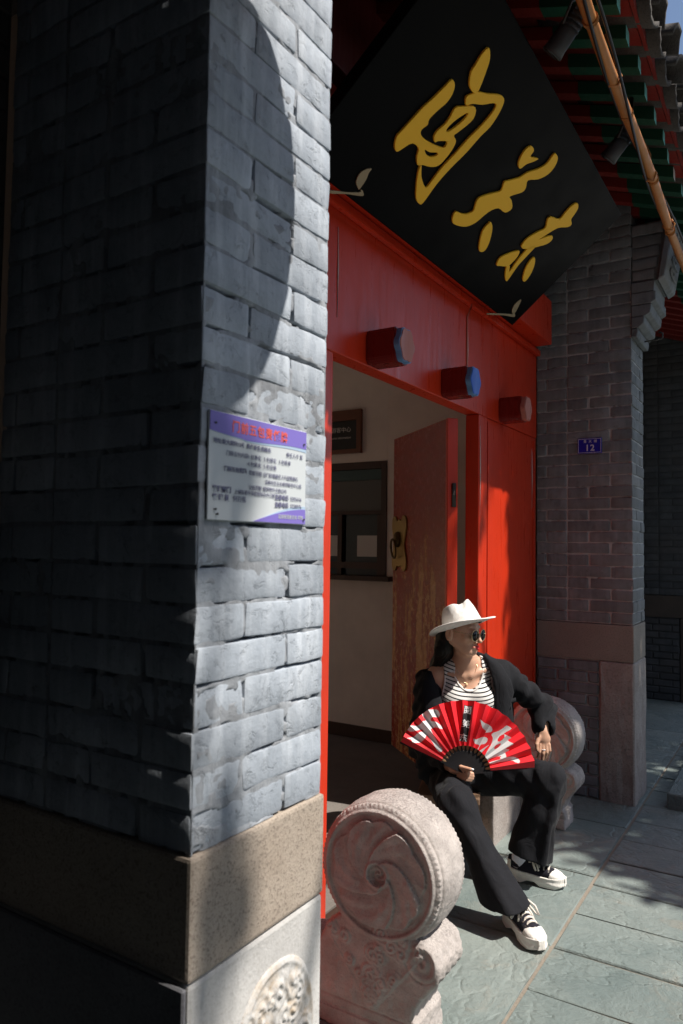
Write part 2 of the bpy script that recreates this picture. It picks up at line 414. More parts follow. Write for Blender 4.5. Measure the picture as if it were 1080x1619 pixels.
def corner_pillar(parent, X0, X1, YF, YB, Z0, Z1, mt, mm, course=.0668, split=None, jit=.0018, rough=.0032, bev=.007, J=J):
    """brick corner whose front (-Y) and left (-X) faces show; X0,YF is the visible corner"""
    dep = .0042 if mt is M['brick_near'] else .006
    if mt is not M['brick_back']: rough_core(parent, X0, X1, YF, YB, Z0, Z1, mm)
    else: boxo('mortar_core', (X0+dep, X1-dep, YF+dep, YB-.002, Z0, Z1), mm, parent)
    n = int(round((Z1-Z0)/course))
    zs = [Z0+i*course+(random.choice((-.002, -.001, 0, .001, .002)) if 0 < i < n else 0) for i in range(n+1)]
    for i in range(n):
        z0, z1 = zs[i]+J/2, zs[i+1]-J/2
        if i % 2 == 0:                      # stretcher at the corner on the front
            xs = [X0, X0+.25, X1]; ys = [YF+.125]
            while ys[-1] < YB-.30: ys.append(ys[-1]+.25)
            ys.append(YB)
        else:
            xs = [X0, X0+.125, X1]; ys = [YF+.25]
            while ys[-1] < YB-.17: ys.append(ys[-1]+.125)
            ys.append(YB)
        for a, b in zip(xs, xs[1:]):
            dd = .118 if (a > X0 or i % 2 == 0) else .243
            s = random.uniform(-.012, .012) if (a > X0) else 0
            brick(parent, a+(J/2 if a > X0 else 0), b-(J/2 if b < X1 else 0), YF, YF+dd, z0, z1, mt, jit, rough, bev)
        for a, b in zip(ys, ys[1:]):
            brick(parent, X0, X0+.118, a+J/2, b-(J/2 if b < YB else 0), z0, z1, mt, jit, rough, bev, 'x')
def corbel(parent, X0, X1, YF, z, mt):
    """stepped brick shoulder that carries the eave, with its leaning panel"""
    prof = [[(0, 0), (-.03, .0), (-.036, .022), (-.036, .05), (0, .05)],
            [(0, .053), (-.04, .053), (-.07, .075), (-.074, .115), (0, .115)],
            [(0, .118), (-.078, .118), (-.105, .135), (-.112, .185), (0, .185)],
            [(0, .188), (-.108, .188), (-.135, .205), (-.135, .255), (0, .255)],
            [(0, .258), (-.125, .258), (-.13, .32), (0, .32)]]
    for k, p in enumerate(prof):
        bm = bmesh.new(); e = .004*(k % 2)+.006
        prism(bm, [(YF+a, z+b) for a, b in p], 0, X0-e, X1+e); bmesh.ops.bevel(bm, geom=list(bm.edges), offset=.004, segments=1, affect='EDGES')
        obj('corbel_layer', bm, mt, parent)
    bm = bmesh.new(); prism(bm, [(YF-.145, z+.31), (YF-.185, z+.33), (YF-.245, z+.66), (YF-.20, z+.665)], 0, X0-.02, X1+.02)
    bmesh.ops.bevel(bm, geom=list(bm.edges), offset=.006, segments=1, affect='EDGES')
    pn = obj('corbel_panel', bm, mt, parent)
    for k in range(4):                      # carved scrolls on the panel
        bm = bmesh.new(); c = Vector(((X0+X1)/2, YF-.198-.05*k*.25*4/4*.9, z+.40+.065*k))
        pts = [c+Vector((math.cos(t)*(.02+.012*t)*1.6, -.004, math.sin(t)*(.012+.004*t))) for t in [x*.7 for x in range(9)]]
        tube(bm, pts, .006, 6); obj('carved_scroll', bm, mt, pn)
    bm = bmesh.new(); prism(bm, [(YF, z+.322), (YF-.14, z+.322), (YF-.20, z+.67), (YF, z+.67)], 0, X0+.012, X1-.004); obj('corbel_core', bm, mt, parent)
    for i in range(5):
        z0 = z+.326+i*.0674
        brick(parent, X0+.002, X0+.12, YF-.128-.026*i*.5, YF-.004, z0+.004, z0+.063, mt, .001, .004, .0075, 'x')
XN0, XN1, YF, YR = .889, 1.265, .837, 1.40
XF0, XF1 = 4.489, 4.845
# ---- the ground
def ground():
    bm = bmesh.new(); v = [bm.verts.new(p) for p in ((-60, -60, -.03), (80, -60, -.03), (80, 60, -.03), (-60, 60, -.03))]; bm.faces.new(v)
    g = obj('ground', bm, M['earth']); g['kind'] = 'structure'
    p = empty('pavement', (0, 0, 0), kind='structure')
    boxo('joint_bed', (-1.5, 9.0, -2.2, 1.38, -.028, -.007), M['joint'], p)
    def slab(x0, x1, y0, y1):
        bm = bmesh.new(); g = .005; box(bm, x0+g, x1-g, y0+g, y1-g, -.025, 0, bev=.004)
        dz = random.uniform(-.0025, .0015)
        for q in bm.verts:
            q.co += Vector((random.uniform(-.003, .003), random.uniform(-.003, .003), dz+random.uniform(-.0015, .0015)))
        obj('paving_slab', bm, M['slate'], p)
    # row along the wall: long slabs
    xs = [-1.4, -.5, .4, 1.3, 2.02, 2.76, 3.44, 4.12, 4.9, 5.7, 6.5, 7.4, 8.3]
    for a, b in zip(xs, xs[1:]): slab(a, b, .805, 1.375)
    # outer rows, joints every 0.3 m
    x = -1.23
    rows = [(.195, .802), (-.41, .19), (-1.0, -.415), (-1.6, -1.005), (-2.2, -1.605)]
    for r, (y0, y1) in enumerate(rows):
        x = -1.4+(.15 if r % 2 else 0)
        while x < 8.6:
            w = .30 if r % 2 == 0 else random.choice([.3, .45, .6])
            x0 = x
            if r == 0: x0 = 2.755-.30*round((2.755-x)/.30); w = .30
            slab(x0, x0+w, y0, y1); x = x0+w
ground()
# ---- near pillar
def near_pillar():
    r = empty('brick_pillar', (XN0, YF, 0), label='tall grey lime-washed brick pillar in the left foreground with a notice on its sunlit face', cat='brick pillar')
    r.location = (0, 0, 0)
    corner_pillar(r, XN0, XN1, YF, 1.385, .951, 3.30, M['brick_near'], M['mortar_near'])
    bm = bmesh.new(); box(bm, XN0-.004, XN1+.006, YF-.004, 1.384, .753, .949, bev=.007, seg=2)
    bmesh.ops.subdivide_edges(bm, edges=list(bm.edges), cuts=1)
    obj('granite_band', bm, M['granite'], r)
    bm = bmesh.new(); box(bm, XN0-.002, XN1+.005, YF-.002, 1.384, -.02, .75, bev=.008, seg=2); bs = obj('base_stone', bm, M['white_stone'], r)
    boxo('side_stone', (XN0-.012, XN0-.0025, YF-.0008, 1.384, -.02, .748), M['dark_stone'], r, .003)  # darker slab over the left face of the base stone
    # carved medallion: raised rim, figure relief
    cx, cz = 1.120, .512; f = Field((cx-.15, YF-.05, cz-.22), (cx+.15, YF+.02, cz+.2), .0025)
    def oval(X, Z, a, b, p=2.3): return (np.abs((X-cx)/a)**p+np.abs((Z-cz)/b)**p)**(1/p)
    def fn(X, Y, Z):
        u = (oval(X, Z, .115, .165)-1)*.115
        h = .004*np.exp(-(u/.005)**2)+np.where(u < 0, .0015, 0)
        ins = np.clip(-u/.02, 0, 1)
        bumps = 0
        rs = np.random.RandomState(4)
        for k in range(26):
            bx, bz = cx+rs.uniform(-.085, .085), cz+rs.uniform(-.15, .14); s = rs.uniform(.012, .034); q = np.sqrt((X-bx)**2+((Z-bz)*rs.uniform(.6, 1.2))**2)
            dome = np.sqrt(np.clip(1-(q/s)**2, 0, 1)); curl = .5+.5*np.cos(q*rs.uniform(330, 480)+np.arctan2(Z-bz, X-bx)*rs.choice([-1, 1])+k)
            bumps = np.maximum(bumps, dome*(.0035+.0055*curl))
        h = h+(bumps+.0010*np.sin(X*260+np.sin(Z*120)*2.2))*ins
        return (YF-.0035-Y-h)*.8
    X, Y, Z = [f.lo[k]+f.v*np.arange(f.n[k]) for k in range(3)]
    XX, YY, ZZ = np.meshgrid(X, Y, Z, indexing='ij', sparse=True)
    d = fn(XX, YY, ZZ); u = (oval(XX, ZZ, .122, .172)-1)*.115
    f.a = np.maximum(np.maximum(d, u+YY*0), YY-(YF+.006)).astype(np.float32)
    link('carved_medallion', f.mesh('carved_medallion', M['carving']), bs)
    # shoulder above the picture that carries the eave
    corbel(r, XN0, XN1, YF, 2.70, M['brick_near'])
near_pillar()
# ---- far pillar
def far_pillar(X0, X1, mt, mm, label, rough_base=True, group=None):
    r = empty('brick_pillar', (0, 0, 0), label=label, cat='brick pillar')
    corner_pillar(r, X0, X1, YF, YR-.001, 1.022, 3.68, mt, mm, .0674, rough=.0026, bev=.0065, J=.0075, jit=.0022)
    g = M['far_granite'] if mt is M['brick_far'] else M['back_granite']
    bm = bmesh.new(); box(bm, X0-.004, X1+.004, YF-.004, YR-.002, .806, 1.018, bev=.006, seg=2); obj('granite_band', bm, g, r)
    # brick infill below the band and the rough corner stone
    ys0 = YF+.19
    boxo('mortar_core', (X0+.012, X1-.01, ys0+.002, YR-.002, 0, .805), mm, r)
    n = 12
    for i in range(n):
        z0, z1 = .8*i/n+.004, .8*(i+1)/n-.004
        ys = [ys0+.003, ys0+.19, YR-.003] if i % 2 else [ys0+.003, ys0+.07, ys0+.19+.06, YR-.003]
        for a, b in zip(ys, ys[1:]): brick(r, X0, X0+.118, a+.004, b-.004, z0, z1, mt, .002, .002, .006, 'x')
    bm = bmesh.new(); box(bm, X0-.006, X1, YF-.006, ys0, -.02, .803, bev=.008, seg=1)
    bmesh.ops.subdivide_edges(bm, edges=list(bm.edges), cuts=5, use_grid_fill=True)
    for q in bm.verts:
        if q.co.z < .79:
            q.co += Vector(mnoise.turbulence_vector(q.co*16, 3, False))*.007
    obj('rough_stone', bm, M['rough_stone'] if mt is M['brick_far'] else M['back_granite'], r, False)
    corbel(r, X0, X1, YF, 2.70, mt)
    return r
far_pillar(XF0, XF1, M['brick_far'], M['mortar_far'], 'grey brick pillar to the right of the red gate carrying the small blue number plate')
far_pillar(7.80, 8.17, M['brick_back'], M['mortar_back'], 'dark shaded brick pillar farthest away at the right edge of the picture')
# ---- walls between the gates
def plain_wall(X0, X1, label, step=.255, zmax=3.68, bricks=True, bx0=None, bx1=None, y=YR):
    r = empty('brick_wall', (0, 0, 0), label=label, cat='brick wall')
    boxo('mortar_core', (X0, X1, y+.008, y+.30, -.02, zmax), M['mortar_back'], r)
    if bricks:
        i = 0; z = .01; bx0 = X0 if bx0 is None else bx0; bx1 = X1 if bx1 is None else bx1
        while z < zmax-.08:
            x = bx0-(.125 if i % 2 else 0)
            while x < bx1-.02:
                a, b = max(x, bx0), min(x+.25, bx1)
                if b-a > .04: brick(r, a+.004, b-.004, y, y+.118, z+.004, z+.063, M['brick_back'], .002, .002)
                x += .25
            z += .0668; i += 1
    return r
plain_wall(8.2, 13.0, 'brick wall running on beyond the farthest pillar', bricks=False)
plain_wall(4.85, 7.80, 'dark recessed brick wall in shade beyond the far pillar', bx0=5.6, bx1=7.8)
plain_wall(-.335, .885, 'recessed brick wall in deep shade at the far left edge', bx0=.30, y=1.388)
M['ochre'] = m_paint('ochre_wall', (.78, .52, .30), .8, (.6, .4, .22), .3, .2)
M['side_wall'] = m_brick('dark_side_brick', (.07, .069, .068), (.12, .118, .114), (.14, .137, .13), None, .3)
def side_house():
    r = empty('shade_house', (0, 0, 0), label='unseen grey brick house added left of the camera to shade the near pillar', cat='house')
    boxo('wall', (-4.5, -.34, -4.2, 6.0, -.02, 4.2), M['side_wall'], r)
    boxo('shade_pier', (-.335, .80, -1.05, -.75, -.02, 4.19), M['side_wall'], r)  # added pier, blocks light from reaching the near pillar's left face
    bm = bmesh.new(); prism(bm, [(-4.5, 4.2), (6.2, 4.2), (1.2, 5.6)], 0, -4.7, 1.03); obj('roof', bm, M['tile'], r)  # overhang stretched to keep sky and sun off the pillar's left side
    r2 = empty('street_house', (0, 0, 0), label='low grey courtyard house across the street behind the camera', cat='house')
    boxo('wall', (-12, 16, -10.4, -9.8, -.02, 3.2), M['brick_far'], r2)
    c = empty('reflection_backdrop', (0, 0, 0), label='ochre wall with a dark tiled roof added behind the gate for the door to reflect', cat='house')
    boxo('wall', (-6, 14, 9.6, 9.9, -.02, 1.95), M['ochre'], c)  # added to give the door leaf a golden reflection and cover the sky
    bm = bmesh.new(); prism(bm, [(9.25, 1.95), (9.25, 2.07), (14.0, 7.5), (14.0, 1.95)], 0, -6.3, 14.3); obj('roof', bm, M['tile'], c)
    bm = bmesh.new(); prism(bm, [(-9.4, 3.2), (-13.5, 3.2), (-11.6, 4.7)], 0, -12.3, 16.3); obj('roof', bm, M['tile'], r2)
side_house()
# ================================================================ the red gate
def red_gate():
    r = empty('red_gate', (0, 0, 0), label='glossy red lacquered wooden gate frame with lintel and coloured pegs between the two pillars', cat='gate')
    R = M['red']
    def part(name, b, m=R, bev=.004, parent=r):
        bm = bmesh.new(); box(bm, *b, bev=bev, seg=2); return obj(name, bm, m, parent)
    part('lintel', (1.268, 4.486, 1.40, 1.475, 2.142, 2.694))
    part('moulding', (1.27, 4.484, 1.372, 1.398, 2.655, 2.692), bev=.008)
    part('beam', (1.27, 4.405, 1.28, 1.46, 2.697, 2.965), bev=.006)
    part('upper_board', (1.27, 4.486, 1.47, 1.50, 2.968, 3.72), M['red_dark'])
    part('purlin_board', (1.27, 4.486, 1.33, 1.465, 3.10, 3.30), M['red_dark'], .01)
    for x0, x1 in ((1.98, 2.145), (3.517, 3.632)):
        part('jamb_post', (x0, x1, 1.394, 1.468, -.01 if x0 < 3 else .272, 2.139), bev=.006)
    for x0, x1 in ((1.27, 1.977), (3.635, 4.486)):
        part('side_panel', (x0, x1, 1.404, 1.466, -.01, 2.139), bev=.003)
        for q in (x0+.02, x1-.06): part('batten', (q, q+.035, 1.398, 1.4035, .02, 2.12), bev=.002)
        part('skirting', (x0+.002, x1-.002, 1.385, 1.4025, 0, .30), bev=.004)
    bm = bmesh.new(); box(bm, 3.49, 3.90, 1.30, 1.482, -.015, .27, bev=.008, seg=2); bmesh.ops.subdivide_edges(bm, edges=list(bm.edges), cuts=3, use_grid_fill=True)
    for q in bm.verts: q.co += Vector(mnoise.turbulence_vector(q.co*14, 3, False))*.003
    obj('socket_stone', bm, M['rough_stone'], r)
    # the four pegs, plum shaped with painted ends
    cols = ['peg_blue', 'peg_pink', 'peg_blue', 'peg_pink']
    for k, (x, cm) in enumerate(zip((1.70, 2.435, 3.117, 3.87), cols)):
        out = []
        for i in range(48):
            t = 2*PI*i/48; rr = .061*(1+.07*math.cos(6*t))
            out.append((x+rr*math.cos(t)*.98, 2.212+rr*math.sin(t)*1.08))
        hexo = [(x+.056*sx, 2.212+.066*sz) for sx, sz in ((-1, -.72), (-.8, -1), (.8, -1), (1, -.72), (1, .72), (.8, 1), (-.8, 1), (-1, .72))]
        bm = bmesh.new(); prism(bm, hexo, 1, 1.276, 1.401); bmesh.ops.bevel(bm, geom=list(bm.edges), offset=.004, segments=2, affect='EDGES')
        pg = obj('door_peg', bm, M['peg_red'], r)
        bm = bmesh.new(); prism(bm, out, 1, 1.254, 1.277); obj('peg_rim', bm, M['peg_rim' if k != 3 else 'peg_pink'], pg)
        inn = [(x+(a-x)*.93, 2.212+(b-2.212)*.93) for a, b in out]
        bm = bmesh.new(); prism(bm, inn, 1, 1.2505, 1.2542); obj('peg_face', bm, M[cm], pg)
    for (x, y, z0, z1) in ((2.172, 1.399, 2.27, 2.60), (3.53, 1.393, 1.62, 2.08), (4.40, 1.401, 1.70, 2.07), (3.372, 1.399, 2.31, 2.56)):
        bm = bmesh.new(); tube(bm, [(x, y, z0), (x+.001, y-.0015, (z0+z1)/2), (x, y, z1)], [.001, .0028, .0012], 6); obj('glint_streak', bm, M['paper'], r)  # thin pale tubes that paint in bright glints on the lacquer
    # nail and thin cable down the lintel
    bm = bmesh.new(); tube(bm, [(3.36, 1.370, 2.66), (3.36, 1.396, 2.60), (3.362, 1.397, 2.30)], .004, 6); obj('cable', bm, M['peg_pink'], r)
    part('threshold', (2.147, 3.515, 1.41, 1.50, -.01, .11), M['dark_wood'], .008)
red_gate()
def door_leaf():
    h = Vector((3.462, 1.502, 0)); e = Vector((3.972, 2.075, 0)); d = (e-h); L = d.length; ang = math.atan2(d.y, d.x)
    r = empty('door_leaf', (h.x, h.y, 0), ang, label='worn brown door leaf opened inward with a brass butterfly plate', cat='door')
    bm = bmesh.new(); box(bm, .0, L, .0, .05, .272, 2.112, bev=.004, seg=2); obj('panel', bm, M['door'], r)
    bm = bmesh.new(); box(bm, -.0285, -.002, -.004, .054, .272, 2.112, bev=.003); obj('hinge_edge', bm, M['red'], r)
    for z in (1.72, .62):
        bm = bmesh.new(); tube(bm, [(-.035, .02, z-.06), (-.035, .02, z+.06)], .011, 10); obj('hinge', bm, M['iron'], r)
    # butterfly plate on the face that looks to the street side (local +y)
    lobes = [(0, .145), (.03, .135), (.062, .165), (.100, .150), (.108, .10), (.092, .05), (.078, 0), (.092, -.05), (.108, -.10), (.098, -.148), (.06, -.160), (.028, -.13), (0, -.138)]
    half = [(a, b) for a, b in lobes]; full = half+[(-a, b) for a, b in reversed(half[1:-1])]
    pts = spline(full, 5)
    me = curve_fill('butterfly_plate', [[(p[0]*1.08, p[1]) for p in pts]], .003, .002, M['brass'])
    yy = .055
    pl = link('butterfly_plate', me, r, (L-.122, yy, 1.475), (PI/2, 0, PI))
    bm = bmesh.new(); bmesh.ops.create_uvsphere(bm, u_segments=16, v_segments=10, radius=.034)
    for v in bm.verts: v.co = Vector((v.co.x*.8, v.co.y*.8, v.co.z*1.4))
    obj('knocker_boss', bm, M['brass_dark'], r, True, (L-.122, yy+.012, 1.50))
    bm = bmesh.new(); c = Vector((L-.112, yy+.035, 1.445))
    tube(bm, [c+Vector((.038*math.cos(t), .006*math.sin(t), .055*math.sin(t))) for t in [2*PI*i/24 for i in range(25)]], .0065, 8, cap=False)
    obj('knocker_ring', bm, M['brass_dark'], r)
    return r
door_leaf()
def passage():
    r = empty('gatehouse_room', (0, 0, 0), label='plain plastered room seen through the open gate', cat='gatehouse')
    x0, x1, yb, zc = 1.30, 4.489, 5.6, 2.95
    boxo('floor', (x0, x1+.1, 1.505, yb, -.02, .11), M['floor_int'], r)
    boxo('ceiling', (x0, x1+.3, 1.505, yb, zc, zc+.1), M['plaster'], r)
    boxo('left_wall', (x0-.1, x0, 1.505, yb, -.02, zc), M['plaster'], r)
    # right wall with the opening of the ticket window
    wy0, wy1, wz0, wz1 = 2.455, 4.0, 1.25, 2.06
    w = boxo('right_wall', (x1, x1+.18, 1.42, wy0, .111, zc-.001), M['plaster'], r)
    boxo('wall_pier', (x1, x1+.18, wy1, yb-.001, .111, zc-.001), M['plaster'], r)
    boxo('wall_apron', (x1, x1+.18, wy0+.001, wy1-.001, .111, wz0), M['plaster'], r)
    boxo('wall_head', (x1, x1+.18, wy0+.001, wy1-.001, wz1, zc-.001), M['plaster'], r)
    boxo('baseboard', (x1-.012, x1-.001, 1.51, yb-.01, .112, .20), M['dark_wood'], r)
    t = empty('ticket_window', (0, 0, 0), label='dark wooden ticket window with a lowered panel in the plaster wall inside the gate', cat='window')
    D = M['dark_wood']
    boxo('frame', (x1-.008, x1+.06, wy0+.002, wy0+.045, wz0+.002, wz1-.002), D, t)
    boxo('frame', (x1-.008, x1+.06, wy1-.045, wy1-.002, wz0+.002, wz1-.002), D, t)
    boxo('frame', (x1-.008, x1+.06, wy0+.046, wy1-.046, wz1-.052, wz1-.002), D, t)
    boxo('sill', (x1-.07, x1+.06, wy0-.05, wy1+.05, wz0-.032, wz0+.0015), D, t)
    boxo('middle_rail', (x1+.0, x1+.05, wy0+.046, wy1-.046, 1.685, 1.71), D, t)
    boxo('glass_panel', (x1+.02, x1+.03, wy0+.046, wy1-.046, 1.711, 1.93), M['shutter'], t)
    boxo('blind', (x1+.012, x1+.035, wy0+.046, wy1-.046, 1.931, 2.006), M['shutter_teal'], t)
    for ya, yb_ in ((wy0+.046, 2.80), (2.83, 3.3), (3.33, 3.95)):
        boxo('sash', (x1+.005, x1+.04, ya, ya+.035, wz0+.003, 1.684), D, t)
        boxo('lower_glass', (x1+.02, x1+.028, ya+.036, yb_, wz0+.003, 1.684), M['glass'], t)
    for ya, yb_ in ((2.515, 2.705), (2.835, 3.02)):
        p = boxo('paper_notice', (x1+.0165, x1+.0185, ya, yb_, 1.385, 1.535), M['paper'], t)
    boxo('lower_rail', (x1+.002, x1+.045, wy0+.046, wy1-.046, 1.30, 1.345), D, t)
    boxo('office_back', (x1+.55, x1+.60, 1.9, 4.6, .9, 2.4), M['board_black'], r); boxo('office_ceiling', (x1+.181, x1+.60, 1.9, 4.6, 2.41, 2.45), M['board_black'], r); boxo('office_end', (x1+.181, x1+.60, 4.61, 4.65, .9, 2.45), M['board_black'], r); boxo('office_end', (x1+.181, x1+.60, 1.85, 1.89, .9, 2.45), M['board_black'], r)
    s = empty('framed_board', (0, 0, 0), label='black notice board in a brown wooden frame hanging above the ticket window', cat='board')
    y0, y1, z0, z1 = 2.66, 3.50, 2.125, 2.44
    boxo('backing', (x1-.012, x1-.002, y0+.02, y1-.02, z0+.02, z1-.02), M['board_black'], s)
    boxo('frame_side', (x1-.03, x1-.002, y0, y0+.035, z0, z1), M['brown_wood'], s); boxo('frame_side', (x1-.03, x1-.002, y1-.035, y1, z0, z1), M['brown_wood'], s)
    boxo('frame_rail', (x1-.029, x1-.002, y0+.036, y1-.036, z0, z0+.03), M['brown_wood'], s); boxo('frame_rail', (x1-.029, x1-.002, y0+.036, y1-.036, z1-.075, z1), M['brown_wood'], s)
    for body, sz, z in (('阅美东 游客中心', .042, 2.285), ('Tourist information', .024, 2.235)):
        link('lettering', text_mesh(body, sz, M['white_print'], align='RIGHT'), s, (x1-.0135, y0+.09, z), (PI/2, 0, -PI/2))
passage()
# ================================================================ plaque
PX0, PX1 = 1.785, 3.75
PB = Vector((0, 1.30, 2.645)); PT = Vector((0, .742, 3.118))
def plaque():
    up = (PT-PB); Hh = up.length; up.normalize(); cx = (PX0+PX1)/2
    r = bpy.data.objects.new('name_plaque', None); COL.objects.link(r); r.empty_display_size = .1
    props(r, 'large black plaque with gold brush characters tilted forward above the gate', 'plaque')
    xax = Vector((1, 0, 0)); nrm = xax.cross(up)                # front normal
    o = Vector((cx, PB.y, PB.z))
    r.matrix_world = Matrix(((xax.x, up.x, nrm.x, o.x), (xax.y, up.y, nrm.y, o.y), (xax.z, up.z, nrm.z, o.z), (0, 0, 0, 1)))
    hw = (PX1-PX0)/2
    bm = bmesh.new(); box(bm, -hw, hw, 0, Hh, -.045, 0, bev=.004, seg=2); obj('board', bm, M['board'], r)
    for name, loops in STROKES.items():
        lp = [[p for p in spline(L, 3)] for L in loops]
        link('gold_stroke', curve_fill('gold_stroke', lp, .003, .0018, M['gold']), r, (0, 0, .004))
    for sgn in (1, -1):
        for (L) in ORN[sgn]:
            link('corner_ornament', curve_fill('corner_ornament', [[p for p in spline(L, 4)]], .0015, .0008, M['gold_dim']), r, (0, 0, .0025))
    for x in (-hw*.6, hw*.6):
        bm = bmesh.new(); tube(bm, [(x, Hh*.9, -.05), (x+.02, Hh*1.0, -.30)], .008, 8); obj('hanger_rod', bm, M['iron'], r)
STROKES = {'petal':[[(-0.6183,0.6197),(-0.5817,0.604),(-0.5572,0.5757),(-0.5284,0.5339),(-0.5238,0.5177),(-0.5367,0.506),(-0.5756,0.5085),(-0.6068,0.5298),(-0.6164,0.5421),(-0.6189,0.5585),(-0.6254,0.5796),(-0.628,0.6028)]],'long':[[(-0.5516,0.4817),(-0.5374,0.5018),(-0.5198,0.5202),(-0.4717,0.5418),(-0.4274,0.5664),(-0.3971,0.5753),(-0.3723,0.5664),(-0.3518,0.53),(-0.3417,0.4864),(-0.3484,0.4408),(-0.35,0.372),(-0.3609,0.2971),(-0.3627,0.2258),(-0.3518,0.1505),(-0.3643,0.137),(-0.4022,0.1434),(-0.4537,0.1788),(-0.4962,0.2165),(-0.5047,0.2371),(-0.4612,0.2094),(-0.4083,0.1935),(-0.3957,0.2044),(-0.4027,0.2705),(-0.3968,0.3379),(-0.3947,0.4062),(-0.3852,0.4695),(-0.386,0.518),(-0.3967,0.5422),(-0.4213,0.5354),(-0.4582,0.507),(-0.5035,0.4838),(-0.5244,0.4651)]],'body':[[(-0.6627,0.4782),(-0.6355,0.4753),(-0.6165,0.4536),(-0.6113,0.4229),(-0.6203,0.3911),(-0.6269,0.3528),(-0.6155,0.3363),(-0.6231,0.3125),(-0.6085,0.3013),(-0.5743,0.3009),(-0.52,0.3112),(-0.4685,0.3276),(-0.478,0.347),(-0.5157,0.3282),(-0.5267,0.3172),(-0.5492,0.327),(-0.5555,0.3473),(-0.5471,0.3759),(-0.5496,0.4058),(-0.5593,0.4349),(-0.5275,0.4593),(-0.4879,0.483),(-0.464,0.4798),(-0.4465,0.4582),(-0.4514,0.4272),(-0.4648,0.3911),(-0.4687,0.3767),(-0.4419,0.3714),(-0.4275,0.3504),(-0.4212,0.3118),(-0.4268,0.2748),(-0.457,0.2526),(-0.499,0.2385),(-0.5204,0.227),(-0.5521,0.2445),(-0.5727,0.2657),(-0.6096,0.2652),(-0.6263,0.2519),(-0.6372,0.2299),(-0.6513,0.2102),(-0.6749,0.2169),(-0.6982,0.2426),(-0.6967,0.2703),(-0.6923,0.3146),(-0.6879,0.3584),(-0.6761,0.4063),(-0.6688,0.4475)],[(-0.514,0.4188),(-0.4932,0.4547),(-0.4834,0.4446),(-0.489,0.4095),(-0.5065,0.3714),(-0.5218,0.3706),(-0.5224,0.3902)],[(-0.5428,0.2782),(-0.5145,0.2832),(-0.4832,0.2988),(-0.4703,0.2959),(-0.489,0.2774),(-0.5188,0.271)]],'heart':[[(-0.0536,0.5644),(-0.0223,0.5616),(-0.0129,0.539),(0.0242,0.5527),(0.0424,0.5579),(0.031,0.5394),(0.002,0.5096),(-0.0092,0.4829),(-0.039,0.4876),(-0.0588,0.5047),(-0.0704,0.5305),(-0.0681,0.55)]],'wave':[[(0.1135,0.6223),(0.151,0.6188),(0.1761,0.5934),(0.1779,0.555),(0.146,0.5135),(0.0934,0.4811),(0.1185,0.4595),(0.1216,0.4362),(0.0732,0.3917),(0.1033,0.3868),(0.1484,0.3685),(0.1307,0.3372),(0.0665,0.3283),(0.03,0.2903),(0.0129,0.2315),(-0.0213,0.1931),(-0.0833,0.1709),(-0.1238,0.1715),(-0.1516,0.204),(-0.0927,0.2209),(-0.0583,0.2523),(-0.0852,0.283),(-0.0875,0.306),(-0.0421,0.3482),(-0.0056,0.3794),(-0.0301,0.4072),(-0.0162,0.4221),(0.0331,0.4642),(0.0526,0.4985),(0.0999,0.543),(0.1145,0.5797),(0.1068,0.6091)]],'drop':[[(0.0994,0.2726),(0.1402,0.2606),(0.1924,0.2207),(0.2189,0.1836),(0.2111,0.1637),(0.1809,0.1613),(0.1312,0.1929),(0.095,0.229),(0.0925,0.259)]],'upper':[[(0.5443,0.5904),(0.5806,0.5805),(0.5972,0.5547),(0.6072,0.531),(0.645,0.5202),(0.6367,0.4988),(0.571,0.4623),(0.5328,0.4043),(0.5141,0.3692),(0.5463,0.399),(0.5828,0.4238),(0.6106,0.4132),(0.6019,0.3833),(0.5499,0.3424),(0.4992,0.3081),(0.456,0.2924),(0.4312,0.3008),(0.4273,0.3388),(0.4571,0.3864),(0.4835,0.4213),(0.4455,0.4481),(0.4483,0.4683),(0.5245,0.4915),(0.5201,0.5285),(0.5227,0.5686)]],'leg':[[(0.5359,0.3419),(0.5398,0.2908),(0.543,0.2267),(0.5652,0.1656),(0.5653,0.1424),(0.5189,0.1563),(0.4628,0.1927),(0.4855,0.2023),(0.5234,0.1823),(0.5021,0.2449),(0.4969,0.3152)]],'hook':[[(0.4536,0.2763),(0.4753,0.2568),(0.4796,0.2175),(0.4669,0.192),(0.4154,0.1725),(0.3869,0.1651),(0.3644,0.197),(0.3932,0.2325),(0.4257,0.2605)]],'drop2':[[(0.6091,0.3055),(0.6551,0.2865),(0.6954,0.2478),(0.7121,0.2108),(0.6976,0.1948),(0.6603,0.2084),(0.6161,0.2455),(0.5965,0.2856)]]}
ORN = {-1:[[(-0.6917,0.1182),(-0.6894,0.1024),(-0.6782,0.0797),(-0.674,0.0442),(-0.6797,0.0413),(-0.7059,0.0509),(-0.7185,0.0644),(-0.7223,0.085),(-0.7114,0.1049)],[(-0.7726,-0.0245),(-0.7109,0.0044),(-0.6396,0.0322),(-0.6541,0.0455),(-0.6678,0.0444),(-0.664,0.0364),(-0.7171,0.0094),(-0.7819,-0.0166)]],1:[[(0.8296,0.1257),(0.8587,0.0971),(0.8854,0.0624),(0.8849,0.0443),(0.841,0.0573),(0.8149,0.0895)],[(0.6812,-0.0297),(0.8069,0.0115),(0.9129,0.0386),(0.8935,0.0542),(0.8821,0.0455),(0.7936,0.0177),(0.6712,-0.0247)]]}
plaque()
